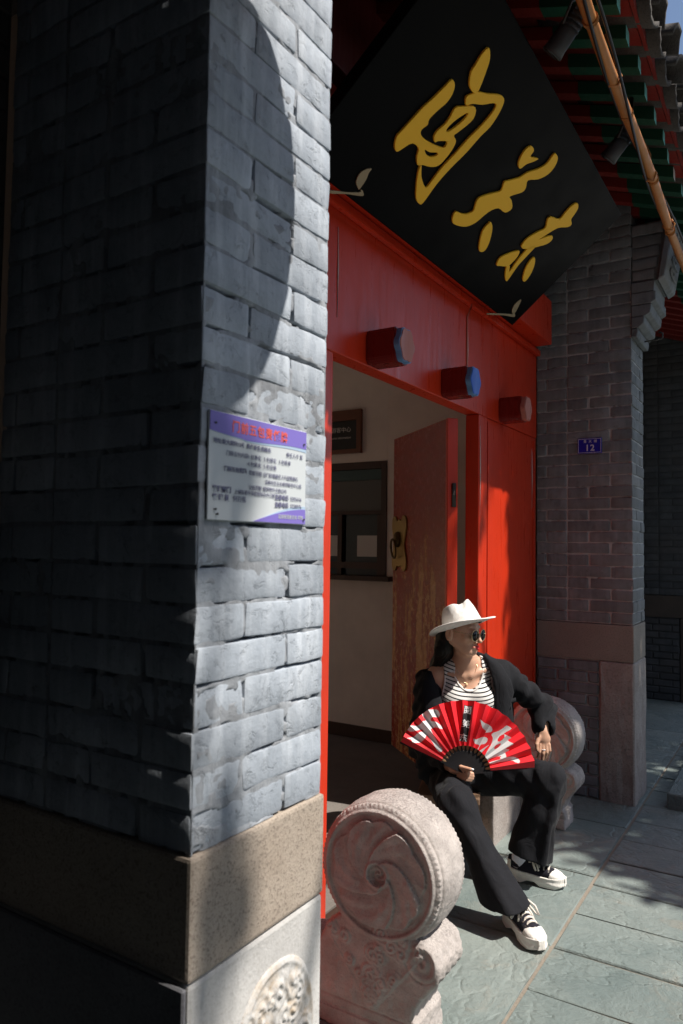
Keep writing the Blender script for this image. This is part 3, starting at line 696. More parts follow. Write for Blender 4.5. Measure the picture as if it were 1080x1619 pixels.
# ================================================================ eave
ES = .35                                               # rise per metre going in
def eave():
    r = empty('eave_roof', (0, 0, 0), label='tiled roof eave with green and red painted rafters above the gate', cat='roof')
    # flying rafter, shared by all
    bm = bmesh.new(); w = .029; h = .028
    def seg(y0, y1, mt, e=0):
        z0, z1 = ES*y0, ES*y1; rows = []
        for y, z in ((y0, z0), (y1, z1)):
            rows.append([bm.verts.new((sx*(w+e), y, z+sz*(h+e))) for sx, sz in ((-1, -1), (1, -1), (1, 1), (-1, 1))])
        for k in range(4):
            f = bm.faces.new((rows[0][k], rows[0][(k+1) % 4], rows[1][(k+1) % 4], rows[1][k])); f.material_index = mt
        f = bm.faces.new(rows[0]); f.material_index = 1 if y0 == 0 else mt
        f = bm.faces.new(rows[1]); f.material_index = mt
    seg(0, .27, 0); seg(.2705, 1.3, 2, -.001)
    me = bm_mesh(bm, 'rafter', [M['green'], M['teal'], M['red_old']])
    x = 2.585-.195*14; i = 0
    while x < 12.2:
        o = link('rafter', me, r, (x+random.uniform(-.004, .004), .523+random.uniform(-.006, .006), 3.356+random.uniform(-.003, .003)), (0, 0, random.uniform(-.006, .006)))
        if abs(x-(2.585+.195*7)) < .01: o.data = me.copy(); o.data.materials[1] = M['white_stone']
        x += .195; i += 1
    # boards on the rafters
    z0 = 3.35+.039
    y = .492; k = 0
    while y < 2.3:
        w_ = .16
        bm = bmesh.new()
        zz = lambda q: z0+ES*(q-.523)
        prism(bm, [(y+.002, zz(y)), (y+w_-.002, zz(y+w_)), (y+w_-.002, zz(y+w_)+.018), (y+.002, zz(y)+.018)], 0, -.33, 12.5)
        obj('roof_board', bm, M['red_dark'] if k else M['red_old'], r); y += w_; k += 1
    bm = bmesh.new(); prism(bm, [(.476, zz(.476)-.006), (.490, zz(.490)-.006), (.490, zz(.490)+.05), (.476, zz(.476)+.05)], 0, -.33, 12.5)
    obj('fascia', bm, M['red_old'], r)
    bm = bmesh.new(); prism(bm, [(.55, zz(.55)+.02), (2.4, zz(2.4)+.02), (4.4, zz(.5)+.02), (4.4, zz(.5)+.10), (2.4, zz(2.4)+.14), (.55, zz(.55)+.10)], 0, -.33, 12.5)
    obj('roof_slope', bm, M['tile'], r)
    # tiles: pans and covers, three courses at the edge
    def arc_tile(rad, ang, th, L, up, flare):
        bm = bmesh.new(); n = 8; rows = []
        for (yy, sc) in ((0, 1+flare), (L*.5, 1), (L, 1)):
            inner, outer = [], []
            for q in range(n+1):
                t = -ang+2*ang*q/n
                for rr, lst in ((rad*sc, inner), ((rad+th)*sc, outer)):
                    s = 1 if up else -1
                    lst.append(bm.verts.new((rr*math.sin(t), yy+mnoise.noise(Vector((q*.7, yy*9, rad*99)))*.006, s*(rr*math.cos(t)-rad*math.cos(ang)))))
            rows.append((inner, outer))
        for (i0, o0), (i1, o1) in zip(rows, rows[1:]):
            for q in range(n):
                bm.faces.new((i0[q], i0[q+1], i1[q+1], i1[q])); bm.faces.new((o0[q], o1[q], o1[q+1], o0[q+1]))
            for e in (0, n): bm.faces.new((i0[e], i1[e], o1[e], o0[e]))
        for k in (0, -1):
            a, b = rows[k]
            for q in range(n): bm.faces.new((a[q], b[q], b[q+1], a[q+1]))
        return bm_mesh(bm, 'roof_tile', M['tile'], True)
    pan = arc_tile(.10, .85, .016, .24, False, .05); cov = arc_tile(.058, 1.45, .016, .24, True, .08)
    x = .60; sl = math.atan(ES)
    while x < 6.3:
        for c in range(3):
            yy = .424+c*.17; zt = zz(yy)+.052+c*.012
            j = lambda a: random.uniform(-a, a)
            link('pan_tile', pan, r, (x+j(.006), yy+j(.012), zt+j(.004)), (sl-.05, j(.05), j(.04)))
            link('cover_tile', cov, r, (x+.0975+j(.006), yy-.012+j(.014), zt+.028+j(.005)), (sl-.05, j(.06), j(.04)))
        x += .195
eave()
def pole():
    r = empty('pole', (0, 0, 0), label='long orange bamboo pole tied under the eave edge', cat='pole')
    a, b = Vector((.85, .540, 3.165)), Vector((5.0, .575, 3.128)); n = 14
    pts = [a.lerp(b, i/n)+Vector((0, .004*math.sin(i*1.3), .006*math.sin(i*.9))) for i in range(n+1)]
    bm = bmesh.new(); tube(bm, pts, [.0215+.0018*math.sin(i*2.1) for i in range(n+1)], 14); obj('shaft', bm, M['bamboo'], r)
    for i in range(1, n, 2):
        p = pts[i]; d = (b-a).normalized(); bm = bmesh.new(); tube(bm, [p-d*.008, p+d*.008], .0255, 14); obj('joint_ring', bm, M['bamboo'], r)
    for x in (1.6, 2.68, 3.46, 4.04):
        t = (x-a.x)/(b.x-a.x); p = a.lerp(b, t)
        bm = bmesh.new()
        tube(bm, [p+Vector((.012*math.sin(q*2), .028*math.cos(q*1.05), .028*math.sin(q*1.05))) for q in range(13)], .004, 6)
        tube(bm, [p+Vector((0, 0, .03)), p+Vector((.01, .0, .10)), p+Vector((0, .03, .175))], .004, 6); obj('wire_tie', bm, M['bamboo'], r)
    c = bpy.data.objects.new('cable', None); COL.objects.link(c); props(c, 'black electric cable wound along the orange pole', 'cable')
    for k, ph in enumerate((0, 1.7)):
        bm = bmesh.new(); P = []
        for i in range(60):
            t = i/59; p = a.lerp(b, t); w = t*9+ph
            P.append(p+Vector((0, .030*math.cos(w)-.008, .028*math.sin(w)-.005)))
        tube(bm, P, .0055, 6); obj('strand', bm, M['wire'], c)
pole()
def spot(x, y, z, label):
    r = empty('spotlight', (x, y, z), label=label, cat='spotlight', group='spotlights under the eave')
    d = Vector((.10, .62, -.62)).normalized()
    bm = bmesh.new(); p = Vector((0, 0, 0))
    tube(bm, [p-d*.075, p-d*.07, p+d*.05, p+d*.075], [.025, .032, .034, .038], 20); obj('housing', bm, M['lamp_grey'], r)
    bm = bmesh.new(); tube(bm, [p+d*.0755, p+d*.078], .033, 20); obj('lens', bm, M['glass'], r)
    for k in range(4):
        bm = bmesh.new(); q = p-d*(.062-.016*k); tube(bm, [q-d*.002, q+d*.002], .0362, 20); obj('cooling_fin', bm, M['lamp_grey'], r)
    bm = bmesh.new(); s = Vector((1, 0, 0))
    tube(bm, [p+s*.046, p+s*.05+Vector((0, -.03, .06)), p+Vector((0, -.045, .10)), p-s*.05+Vector((0, -.03, .06)), p-s*.046], .005, 6)
    tube(bm, [p+Vector((0, -.045, .10)), p+Vector((0, -.045, 3.352+ES*(y-.045-.523)-.03-z))], .010, 8); obj('bracket', bm, M['iron'], r)
spot(2.375, .64, 3.165, 'grey spotlight under the eave nearest the camera, beside the top of the plaque')
spot(3.16, .63, 3.165, 'grey spotlight under the eave farther along, beside the right corner of the plaque')
# ================================================================ signs
def notice():
    x0, x1, z0, z1 = .905, 1.186, 1.493, 1.677; yf = .8325
    r = empty('notice_sign', (0, 0, 0), label='white and purple printed notice plate on the sunlit face of the near pillar', cat='sign')
    white = mat('sign_white', (.62, .66, .68), .35, .4); pur = mat('sign_purple', (.22, .17, .56), .35, .4); ltb = mat('sign_pale_blue', (.42, .55, .70), .35); red = mat('sign_red', (.80, .13, .10), .4); ink = mat('sign_ink', (.17, .17, .28), .5); blk = mat('screw_dark', (.04, .035, .035), .5)
    boxo('plate', (x0, x1, yf, yf+.004, z0, z1), white, r, .0008)
    def flat(name, pts, m, lay):
        bm = bmesh.new(); prism(bm, pts, 1, yf-.0004*lay-.0002, yf-.0001*(lay == 1)); return obj(name, bm, m, r)
    W_ = x1-x0; q = [i/24 for i in range(25)]
    e = .0012
    top = [(x0+e+(W_-2*e)*t, z1-.036-.004*math.sin(t*5.2)+(.002 if t < .3 else 0)-.003*t) for t in q]
    band2 = [(a, b-.0065*t) for (a, b), t in zip(top, q)]
    flat('pale_wave', [(x0+e, z1-e)]+band2+[(x1-e, z1-e)], ltb, 1)
    flat('header_band', [(x0+e, z1-e)]+top+[(x1-e, z1-e)], pur, 2)
    bt = [(x0+W_*(.42+.575*t), z0+e+.0285*math.sin(t*1.5)) for t in q]
    bt2 = [(x0+W_*(.55+.445*t), z0+e+.030*math.sin(t*1.35+.2)+.004) for t in q]
    flat('pale_wave', [(x0+W_*.5, z0+e)]+bt2+[(x1-e, z0+e)], ltb, 1)
    flat('footer_band', bt+[(x1-e, z0+e)], pur, 2)
    def txt(body, x, z, s, m=ink, bold=0, align='LEFT', space=1.0):
        link('lettering', text_mesh(body, s, m, .0002, align, bold, space), r, (x, yf-.0014, z), (PI/2, 0, 0))
    txt('门前五包责任牌', x0+.056, z1-.0285, .0215, red, .0004, space=1.16)
    f = .0098
    txt('地址:炭大胡同12号  责任单位:阅美东', x0+.010, z1-.054, f, bold=.00015)
    txt('责任人:于 某', x0+.214, z1-.056, f)
    txt('门前五包内容:', x0+.042, z1-.072, f); txt('1.包净化  2.包绿化  3.包秩序', x0+.100, z1-.072, f, space=1.1)
    txt('4.包美化  5.包设施', x0+.100, z1-.085, f, space=1.1)
    txt('门前五包范围:', x0+.038, z1-.099, f, bold=.0002); txt('宽度范围: 自门前墙基至人行道路缘石', x0+.104, z1-.100, f*.92)
    txt('沿责任区左右相邻单位中心线', x0+.150, z1-.113, f*.9); txt('立面范围: 建筑物外立面以内', x0+.104, z1-.126, f*.92)
    txt('管理部门', x0+.010, z1-.136, .0118, bold=.0004); txt('上城街道环境管理综合办公室', x0+.066, z1-.1365, f*.9)
    txt('监督电话', x0+.181, z1-.139, .0105, bold=.0003); txt('5205616', x0+.229, z1-.139, .0105)
    txt('管 理 员', x0+.010, z1-.150, .0118, bold=.0004); txt('何召强', x0+.062, z1-.150, .0118)
    txt('监督电话', x0+.181, z1-.153, .0105, bold=.0003); txt('5228576', x0+.229, z1-.153, .0105)
    txt('监督管理委员会 印制', x0+.192, z0+.010, .0085, white)
    for (sx, sz) in ((x0+.014, z1-.021), (x1-.010, z1-.026), (x0+.017, z0+.018), (x0+.022, z0+.010), (x1-.008, z0+.010)):
        bm = bmesh.new(); tube(bm, [(sx, yf+.002, sz), (sx, yf-.0035, sz)], [.0028, .0022], 10); obj('screw', bm, blk, r)
notice()
def number_plate():
    X = 4.489-.006; y0, y1, z0, z1 = 1.006, 1.147, 2.030, 2.122
    r = empty('number_plate', (0, 0, 0), label='small blue house number plate reading 12 on the far brick pillar', cat='sign')
    bl = mat('plate_blue', (.012, .014, .36), .3, .5); wh = mat('plate_white', (.62, .62, .70), .4)
    bm = bmesh.new(); box(bm, X-.003, X+.004, y0, y1, z0, z1, bev=.002); obj('plate', bm, bl, r)
    for b in ((y0+.004, y1-.004, z0+.004, z0+.0065), (y0+.004, y1-.004, z1-.0065, z1-.004), (y0+.004, y0+.0065, z0+.0068, z1-.0068), (y1-.0065, y1-.004, z0+.0068, z1-.0068)):
        boxo('border', (X-.0042, X-.0028, b[0], b[1], b[2], b[3]), wh, r)
    link('lettering', text_mesh('1 2', .052, wh, .0004, 'CENTER', .0012, .8), r, (X-.0038, (y0+y1)/2-.002, z0+.016), (PI/2, 0, -PI/2))
    link('lettering', text_mesh('景 大 胡', .019, wh, .0004, 'CENTER', .0003, 1.3), r, (X-.0038, (y0+y1)/2-.004, z1-.027), (PI/2, 0, -PI/2))
number_plate()
def street_bits():
    r = empty('cable_duct', (0, 0, 0), label='thin grey metal cable duct with a small box on the side of the far pillar', cat='duct')
    g = mat('galvanised_duct', (.40, .40, .39), .4, .5, .4)
    boxo('duct', (4.852, 4.895, .870, .905, 1.05, 2.0), g, r, .003)
    boxo('junction_box', (4.851, 4.90, .860, .925, .93, 1.049), g, r, .005)
    k = empty('kerb_step', (0, 0, 0), label='low greenish stone kerb step on the pavement past the far pillar', cat='step')
    x = 4.56
    for L in (.75, .8, .8, .8):
        bm = bmesh.new(); box(bm, x, x+L-.006, .585, .675, -.01, .085, bev=.006); obj('kerb_stone', bm, M['slate'], k); x += L
    hk = empty('iron_hook', (0, 0, 0), label='small rusty iron hook sticking out below the corbel of the far pillar', cat='hook')
    bm = bmesh.new(); tube(bm, [(4.70, .83, 2.72), (4.70, .74, 2.725), (4.70, .70, 2.73), (4.70, .70, 2.76), (4.70, .72, 2.77)], .006, 6); obj('rod', bm, M['iron'], hk)
    c = empty('red_lantern', (0, 0, 0), label='round red lantern hanging from the eave above the near pillar, outside the picture', cat='lantern')
    t = .42; L = Vector((.938+SUN_K*t, YF-t, 2.06+SUN_T*t)); silk = mat('lantern_silk', (.42, .03, .02), .6)
    bm = bmesh.new(); bmesh.ops.create_uvsphere(bm, u_segments=24, v_segments=14, radius=.20)
    for v in bm.verts: v.co.z *= 1.12; v.co += L
    obj('shade', bm, silk, c, True)
    for dz, h in ((.185, .03), (-.215, .03)):
        bm = bmesh.new(); tube(bm, [L+Vector((0, 0, dz)), L+Vector((0, 0, dz+h))], .06, 16); obj('cap', bm, M['gold'], c)
    bm = bmesh.new(); tube(bm, [L+Vector((0, 0, .2)), L+Vector((0, 0, .38)), Vector((L.x, .50, 3.37))], .004, 6); obj('hanging_cord', bm, M['wire'], c)
    bm = bmesh.new(); tube(bm, [L+Vector((0, 0, -.215)), L+Vector((.003, 0, -.235)), L+Vector((.0, 0, -.27))], [.006, .015, .018], 10); obj('tassel', bm, silk, c)
street_bits()
# ================================================================ street trees (their leaves shade the pavement)
def tree(name, base, clumps, nleaf, label, lean=(0, 0), seed=3):
    rs = np.random.RandomState(seed)
    r = empty(name, base, label=label, cat='tree')
    leafm = bpy.data.materials.get('leaf') or mat('leaf', (.055, .11, .03), .55, .3)
    bark = bpy.data.materials.get('bark') or m_stone('bark', (.12, .09, .065), (.18, .14, .10), (.06, .045, .035), 2, 1)
    top = max(c[2] for c, _ in clumps); bx, by = base[0], base[1]
    bm = bmesh.new(); cz = np.mean([c for c, _ in clumps], axis=0)
    mid = Vector((bx*.6+cz[0]*.4, by*.6+cz[1]*.4, cz[2]*.45))
    tube(bm, [(0, 0, -.05), (mid.x-bx, mid.y-by, mid.z), (cz[0]-bx, cz[1]-by, cz[2]*.8), (cz[0]-bx, cz[1]-by, cz[2])], [.17, .14, .09, .04], 10)
    for c, rad in clumps:
        s = Vector((cz[0]-bx, cz[1]-by, cz[2]*.62)).lerp(Vector((mid.x-bx, mid.y-by, mid.z)), .3)
        e = Vector((c[0]-bx, c[1]-by, c[2]))
        tube(bm, [s, s.lerp(e, .5)+Vector((0, 0, .12)), e], [.05, .03, .012], 6)
    obj('trunk', bm, bark, r)
    vol = np.array([rad[0]*rad[1]*rad[2] for _, rad in clumps])**.8; vol /= vol.sum()
    V = []; F = []
    for (c, rad), fr in zip(clumps, vol):
        n = int(nleaf*fr)
        d = rs.normal(size=(n, 3)); d /= np.linalg.norm(d, axis=1)[:, None]; d *= (rs.uniform(.15, 1, n)**.45)[:, None]
        P = np.array(c)+d*np.array(rad)-np.array(base)
        a = rs.normal(size=(n, 3)); a /= np.linalg.norm(a, axis=1)[:, None]
        b = np.cross(a, rs.normal(size=(n, 3))); b /= np.linalg.norm(b, axis=1)[:, None]
        L = rs.uniform(.05, .085, n)[:, None]
        q = np.stack([P-a*L, P+b*L*.5, P+a*L*1.1, P-b*L*.5], 1); k = len(V)*4 if False else sum(len(v) for v in V)
        V.append(q.reshape(-1, 3)); F.append(np.arange(n*4).reshape(n, 4)+k)
    V = np.concatenate(V); F = np.concatenate(F)
    me = bpy.data.meshes.new('crown'); me.from_pydata(V.tolist(), [], F.tolist()); me.materials.append(leafm)
    link('crown', me, r)
def along(p, t): return (p[0]+SUN_K*t, p[1]-t, p[2]+SUN_T*t)
def clump(p, t, rad): return (along(p, t), rad)
CL = [clump((4.45, .35, 0), 3.2, (.95, .8, .8)), clump((5.4, .6, 0), 3.6, (1.0, .9, .9)), clump((4.2, .75, 0), 4.1, (.7, .6, .6)), clump((6.6, .5, 0), 3.6, (1.1, .9, 1.0)), clump((3.75, .45, 0), 3.5, (.42, .4, .4)),
      clump((3.98, 1.1, .38), 3.9, (.26, .22, .36)), clump((4.75, 1.0, .9), 3.6, (.8, .7, .9)), clump((5.0, 1.0, 1.9), 3.4, (.75, .7, .8)), clump((4.25, 1.4, 1.2), 3.9, (.32, .4, .5)), clump((7.3, .8, .9), 3.4, (1.2, 1.0, 1.3)), clump((4.7, .84, 2.6), 3.2, (.6, .6, .6)), clump((8.4, .6, 1.4), 3.4, (1.0, 1.0, 1.3)), clump((4.27, 1.4, 1.05), 3.7, (.36, .34, .55)), clump((4.25, 1.4, .4), 3.5, (.42, .34, .5)), clump((4.25, 1.4, 1.65), 3.6, (.30, .25, .3)), clump((2.45, 2.0, .11), 4.4, (.38, .3, .35)), clump((3.1, 2.5, .11), 4.7, (.5, .25, .3)), clump((4.1, .15, 0), 3.1, (.55, .5, .5))]
tree('street_tree', (6.0, -2.9, 0), CL, 23000, 'leafy street tree on the pavement side beyond the right edge of the picture')
CL2 = [clump((.965, YF, .84), 4.2, (.075, .10, .16)), clump((.90, YF, 1.58), 4.0, (.11, .12, .14)), clump((.99, YF, 1.52), 4.1, (.05, .06, .07)), clump((-.8, .2, 1.2), 4.3, (.8, .6, .8)), clump((-1.2, .6, 2.0), 3.9, (.8, .6, .8)), clump((-.1, -.5, 0), 4.3, (.62, .6, .7)), clump((-.15, .4, .4), 4.6, (.5, .5, .6)), clump((-.3, -1.6, 0), 3.6, (.7, .6, .6)), clump((.44, .35, 0), 4.0, (.24, .3, .3)), clump((.48, -.25, 0), 4.2, (.3, .35, .35)), clump((.66, -.95, 0), 4.0, (.35, .35, .35)), clump((1.62, 1.4, .55), 4.3, (.26, .25, .35)), clump((1.6, 1.4, 1.15), 4.0, (.25, .25, .3)), clump((.95, -2.2, 0), 3.6, (.8, .5, .5))]  # leading clumps cast soft pillar shadows, the others are added to cut bounced light
tree('street_tree', (-.9, -3.6, 0), CL2, 13000, 'sparse street tree behind the camera to the left, with extra leaf clumps added for shade', seed=8)
# ================================================================ drum stones
def poly_sdf(Y, Z, P):
    P = np.array(P, float); n = len(P)
    d = None; s = None
    for i in range(n):
        a, b = P[i], P[(i-1) % n]; e = b-a
        wy, wz = Y-a[0], Z-a[1]
        t = np.clip((wy*e[0]+wz*e[1])/(e@e), 0, 1)
        dd = (wy-e[0]*t)**2+(wz-e[1]*t)**2
        d = dd if d is None else np.minimum(d, dd)
        c1 = Z >= a[1]; c2 = Z < b[1]; c3 = e[0]*wz > e[1]*wy
        fl = (c1 & c2 & c3) | (~c1 & ~c2 & ~c3)
        s = np.where(fl, -1, 1)*(1 if s is None else s)
    return s*np.sqrt(d)
def vnoise(shape, cells, seed):
    """smooth value noise on a grid"""
    rs = np.random.RandomState(seed); out = rs.uniform(-1, 1, [int(c)+2 for c in cells])
    for k, nk in enumerate(shape):
        t = np.linspace(0, cells[k], nk); i = np.minimum(t.astype(int), out.shape[k]-2); f = t-i; f = f*f*(3-2*f)
        a = np.take(out, i, axis=k); b = np.take(out, i+1, axis=k)
        f = f.reshape([-1 if q == k else 1 for q in range(len(shape))]); out = a+(b-a)*f
    return out.astype(np.float32)
ZC = .487
def drum_mesh():
    F = Field((-.128, -.215, -.012), (.128, .43, .715), .0029)
    X, Y, Z = [F.lo[k]+F.v*np.arange(F.n[k]) for k in range(3)]
    X = X[:, None, None].astype(np.float32); Y = Y[None, :, None].astype(np.float32); Z = Z[None, None, :].astype(np.float32)
    r = np.sqrt(Y**2+(Z-ZC)**2); th = np.arctan2(Z-ZC, Y)
    # --- swirling flower cut into the round faces, as a height over the recessed ground
    sw = th-1.05*np.log(np.maximum(r, .012)/.02)+.12*np.sin(3*th+1)
    edge = .146+.010*np.abs(np.sin(sw*5+.6))+.004*np.sin(5*th)
    pet = .0115*(1-((sw*2.5/PI) % 1))**.8*np.clip((r-.018)/.03, 0, 1)
    vein = .0017*np.sin(sw*12.5)*np.clip((r-.06)/.05, 0, 1)
    flower = np.where(r < edge, .002+pet+vein, -.001)
    core = np.where(r < .030, -.006+.004*np.sin(th*2+r*330), 0)+.009*np.exp(-((r-.034)/.0055)**2)
    ringh = .0080*np.exp(-((r-.178)/.006)**4)
    curl = .003*np.clip(np.sin(9*th+1)*np.sin(r*300), 0, 1)*((r > edge) & (r < .168))
    relief = np.clip((.171-r)/.004, 0, 1)*(flower+core+curl)+ringh
    ax = np.abs(X)
    rim = .209-.017*(X/.1)**2*np.abs(X/.1)**.5-.005*np.exp(-((ax-.071)/.0035)**2)
    dr = r-rim
    face = ax-(.092+relief)
    k = .010; h = np.maximum(k-np.abs(dr-face), 0)/k
    d = np.maximum(dr, face)+h*h*k*.25
    # beads along the rim edges
    nb = 84; q = np.round(th/(2*PI/nb))*(2*PI/nb); rb = .1955
    by, bz = rb*np.cos(q), rb*np.sin(q)
    bead = np.sqrt((ax-.0835)**2+(Y-by)**2+(Z-ZC-bz)**2)-.0052
    d = np.minimum(d, bead)
    F.a = d.astype(np.float32)
    # --- carved base
    prof = [(-.09, .335), (-.145, .326), (-.182, .303), (-.197, .268), (-.190, .228), (-.165, .192), (-.137, .160), (-.119, .128), (-.113, .104), (-.128, .092), (-.132, 0), (.41, 0), (.41, .200), (.31, .204), (.215, .225), (.200, .262), (.178, .305), (.13, .335)]
    P2 = poly_sdf(Y[0], Z[0], spline(prof, 3) if False else prof)[None].astype(np.float32)
    ns = vnoise((F.n[1], F.n[2]), (52, 64), 3); ns2 = vnoise((F.n[1], F.n[2]), (24, 30), 5)
    tri = np.clip((( Z[0]-.085)*.80-np.abs(Y[0]-.02))/.006, 0, 1)*(Z[0] < .335)*(Z[0] > .09)
    rs = np.random.RandomState(12); scroll = 0*Z[0]*Y[0]
    for k in range(34):
        cz_ = rs.uniform(.11, .33); hw_ = max((cz_-.085)*.8-.008, .004); cy_ = .02+rs.uniform(-hw_, hw_); R_ = rs.uniform(.016, .034)
        q_ = np.sqrt((Y[0]-cy_)**2+(Z[0]-cz_)**2); dome = np.sqrt(np.clip(1-(q_/R_)**2, 0, 1))
        scroll = np.maximum(scroll, dome*(.0030+.0052*(.5+.5*np.cos(q_*rs.uniform(340, 460)+rs.choice([-1, 1])*np.arctan2(Z[0]-cz_, Y[0]-cy_)+k))))
    cloth = tri*(.0015+scroll)
    trim = .004*np.exp(-(((Z[0]-.085)*.80-np.abs(Y[0]-.02))/.004)**2)*(Z[0] > .09)*(Z[0] < .30)
    gro = -.004*np.exp(-((Z[0]-.088)/.003)**2)-.003*np.exp(-((Z[0]-.060)/.0025)**2)+.004*(Z[0] < .052)
    pan = .0035*np.clip(np.abs(np.sin(Y[0]*52))*1.6-.8, 0, 1)*np.exp(-((Z[0]-.118)/.020)**4)*(1-tri)
    sc_r = np.sqrt((Y[0]+.14)**2+(Z[0]-.266)**2); scr = .0028*np.cos(sc_r*210+np.arctan2(Z[0]-.266, Y[0]+.14))*(sc_r < .052)
    side = ax-(.088+(cloth+trim+gro+pan+scr)[None]+.010*np.clip(1-Z/.06, 0, 1)*0)
    # front of the scroll: leaf veins
    fr = .0035*np.sin(X*150+np.sin(Z*60)*2)*np.exp(-((Z-.255)/.05)**4)*np.clip((-.12-Y)/.02, 0, 1)
    P3 = P2-fr-.0012*vnoise(F.n, (30, 40, 60), 9)
    h = np.maximum(.012-np.abs(P3-side), 0)/.012
    b = np.maximum(P3, side)+h*h*.003
    F.a = np.minimum(F.a, b.astype(np.float32))
    # chips and wear
    F.a = F.a+.0016*vnoise(F.n, (11, 24, 32), 1)+.0009*vnoise(F.n, (40, 80, 110), 2)
    F.a[:, :, 0:1] = np.maximum(F.a[:, :, 0:1], .002)
    return F.mesh('carved_drum', M['drum_stone'])
def drums():
    m = M['drum_stone']; n = N(m); old = n.b.inputs['Base Color'].links[0].from_socket
    g = n.new('ShaderNodeNewGeometry'); sp = n.new('ShaderNodeSeparateXYZ'); n.lk(g.outputs['Normal'], sp.inputs[0])
    w = n.world(); sk = n.noise(w, 150, 4, .75); bl = n.noise(w, 16, 5, .6)
    up = n.val(n.math('ADD', sp.outputs[2], n.math('MULTIPLY', n.math('SUBTRACT', bl, .5), 1.0)), .45, 1.1)
    n.col(n.mix(n.math('MULTIPLY', up, n.val(sk, .42, .60, 0, .9)), old, (.17, .155, .15)))
    me = drum_mesh()
    a = empty('drum_stone', (2.030, 1.078, 0), label='carved stone drum with spiral flower in the foreground beside the near pillar', cat='drum stone', group='carved drum stones flanking the gate')
    link('carved_drum', me, a)
    b = dup(a, None, (3.98, 1.19, 0)); b.scale = (.95, .95, .95); b['label'] = 'shaded carved stone drum behind the left arm of the seated woman, by the far pillar'
drums()
def stool():
    c = Vector((3.255, 1.425, 0)); rz = math.radians(-57.44+180)
    r = empty('wooden_stool', c, 0.35, label='small brown wooden stool under the seated woman', cat='stool')
    m = M['stool_wood']
    bm = bmesh.new(); box(bm, -.19, .19, -.14, .14, .315, .345, bev=.006, seg=2); obj('seat', bm, m, r)
    for sx in (-1, 1):
        for sy in (-1, 1):
            bm = bmesh.new(); vs = box(bm, -.028, .028, -.02, .02, 0, .314)
            for v in vs:
                t = 1-v.co.z/.314; v.co.x = v.co.x*(1-.25*t)+sx*(.145+.035*t); v.co.y = v.co.y*(1-.2*t)+sy*(.10+.03*t)
            bmesh.ops.bevel(bm, geom=list(bm.edges), offset=.003, segments=1, affect='EDGES'); obj('leg', bm, m, r)
        boxo('apron', (sx*.148-.009, sx*.148+.009, -.085, .085, .25, .313), m, r); boxo('stretcher', (sx*.163-.008, sx*.163+.008, -.10, .10, .10, .13), m, r)
    for sy in (-1, 1): boxo('apron', (-.12, .12, sy*.10-.009, sy*.10+.009, .25, .313), m, r)
stool()
FANPRINT = {'tian':[(-0.1843,0.2503),(-0.154,0.2532),(-0.121,0.2561),(-0.1073,0.246),(-0.1031,0.2286),(-0.1155,0.2228),(-0.132,0.2228),(-0.143,0.217),(-0.1403,0.2055),(-0.121,0.2026),(-0.1018,0.191),(-0.0921,0.1794),(-0.0935,0.1736),(-0.1073,0.1765),(-0.121,0.1809),(-0.1348,0.178),(-0.143,0.1707),(-0.1375,0.1562),(-0.1265,0.1389),(-0.11,0.1099),(-0.0935,0.0896),(-0.1045,0.0781),(-0.1183,0.0868),(-0.1348,0.1157),(-0.1513,0.1389),(-0.1595,0.1476),(-0.1705,0.1331),(-0.1843,0.1186),(-0.2063,0.1143),(-0.2228,0.1157),(-0.2283,0.1273),(-0.2448,0.1331),(-0.2173,0.1389),(-0.2035,0.1505),(-0.187,0.1606),(-0.1733,0.162),(-0.1788,0.1707),(-0.1953,0.1678),(-0.2173,0.162),(-0.2366,0.162),(-0.2476,0.1794),(-0.2338,0.1852),(-0.2035,0.1852),(-0.187,0.1939),(-0.1788,0.204),(-0.165,0.2084),(-0.1733,0.2199),(-0.1815,0.2344),(-0.1953,0.2489)],'d1':[(0.0679,0.2157),(0.0825,0.2072),(0.1053,0.1952),(0.1215,0.1815),(0.1183,0.1678),(0.1053,0.1644),(0.089,0.1627),(0.0923,0.1695),(0.0793,0.1849)],'d2':[(0.0386,0.137),(0.05,0.1336),(0.076,0.1439),(0.0972,0.1421),(0.0972,0.1285),(0.0858,0.1165),(0.0679,0.1113),(0.0533,0.0857),(0.0468,0.0823),(0.063,0.1096),(0.0435,0.1182)],'sl':[(0.1053,0.1131),(0.0858,0.096),(0.0598,0.0669),(0.05,0.0754),(0.076,0.096)],'main':[(0.1849,0.1952),(0.2028,0.1815),(0.1801,0.1678),(0.1703,0.1593),(0.1866,0.1507),(0.2028,0.1439),(0.1866,0.1336),(0.2028,0.1216),(0.2061,0.1165),(0.1866,0.1062),(0.1736,0.0994),(0.1898,0.096),(0.1866,0.0891),(0.1736,0.0823),(0.1736,0.0634),(0.1475,0.0583),(0.1541,0.0686),(0.1378,0.0652),(0.1085,0.0583),(0.0988,0.048),(0.089,0.0275),(0.0793,0.0241),(0.0728,0.0446),(0.0825,0.0652),(0.0988,0.0925),(0.115,0.1165),(0.1215,0.137),(0.1167,0.1507),(0.1215,0.161),(0.1475,0.1712),(0.1703,0.1849)],'tail':[(0.102,0.0412),(0.141,0.0532),(0.1736,0.0634),(0.1996,0.0669),(0.2223,0.0617),(0.2321,0.0515),(0.2256,0.0412),(0.2126,0.0446),(0.1996,0.0515),(0.1736,0.048),(0.141,0.0429),(0.115,0.0361)],'gap1':[(0.141,0.1336),(0.1541,0.1507),(0.1703,0.1575),(0.1671,0.1404),(0.1475,0.1267)],'gap2':[(0.1248,0.0994),(0.1313,0.1113),(0.1541,0.1199),(0.1508,0.1096),(0.1313,0.096)],'strip':[(0.0019,0.2766),(0.0383,0.2739),(0.0117,0.1226),(-0.0222,0.1261)]}
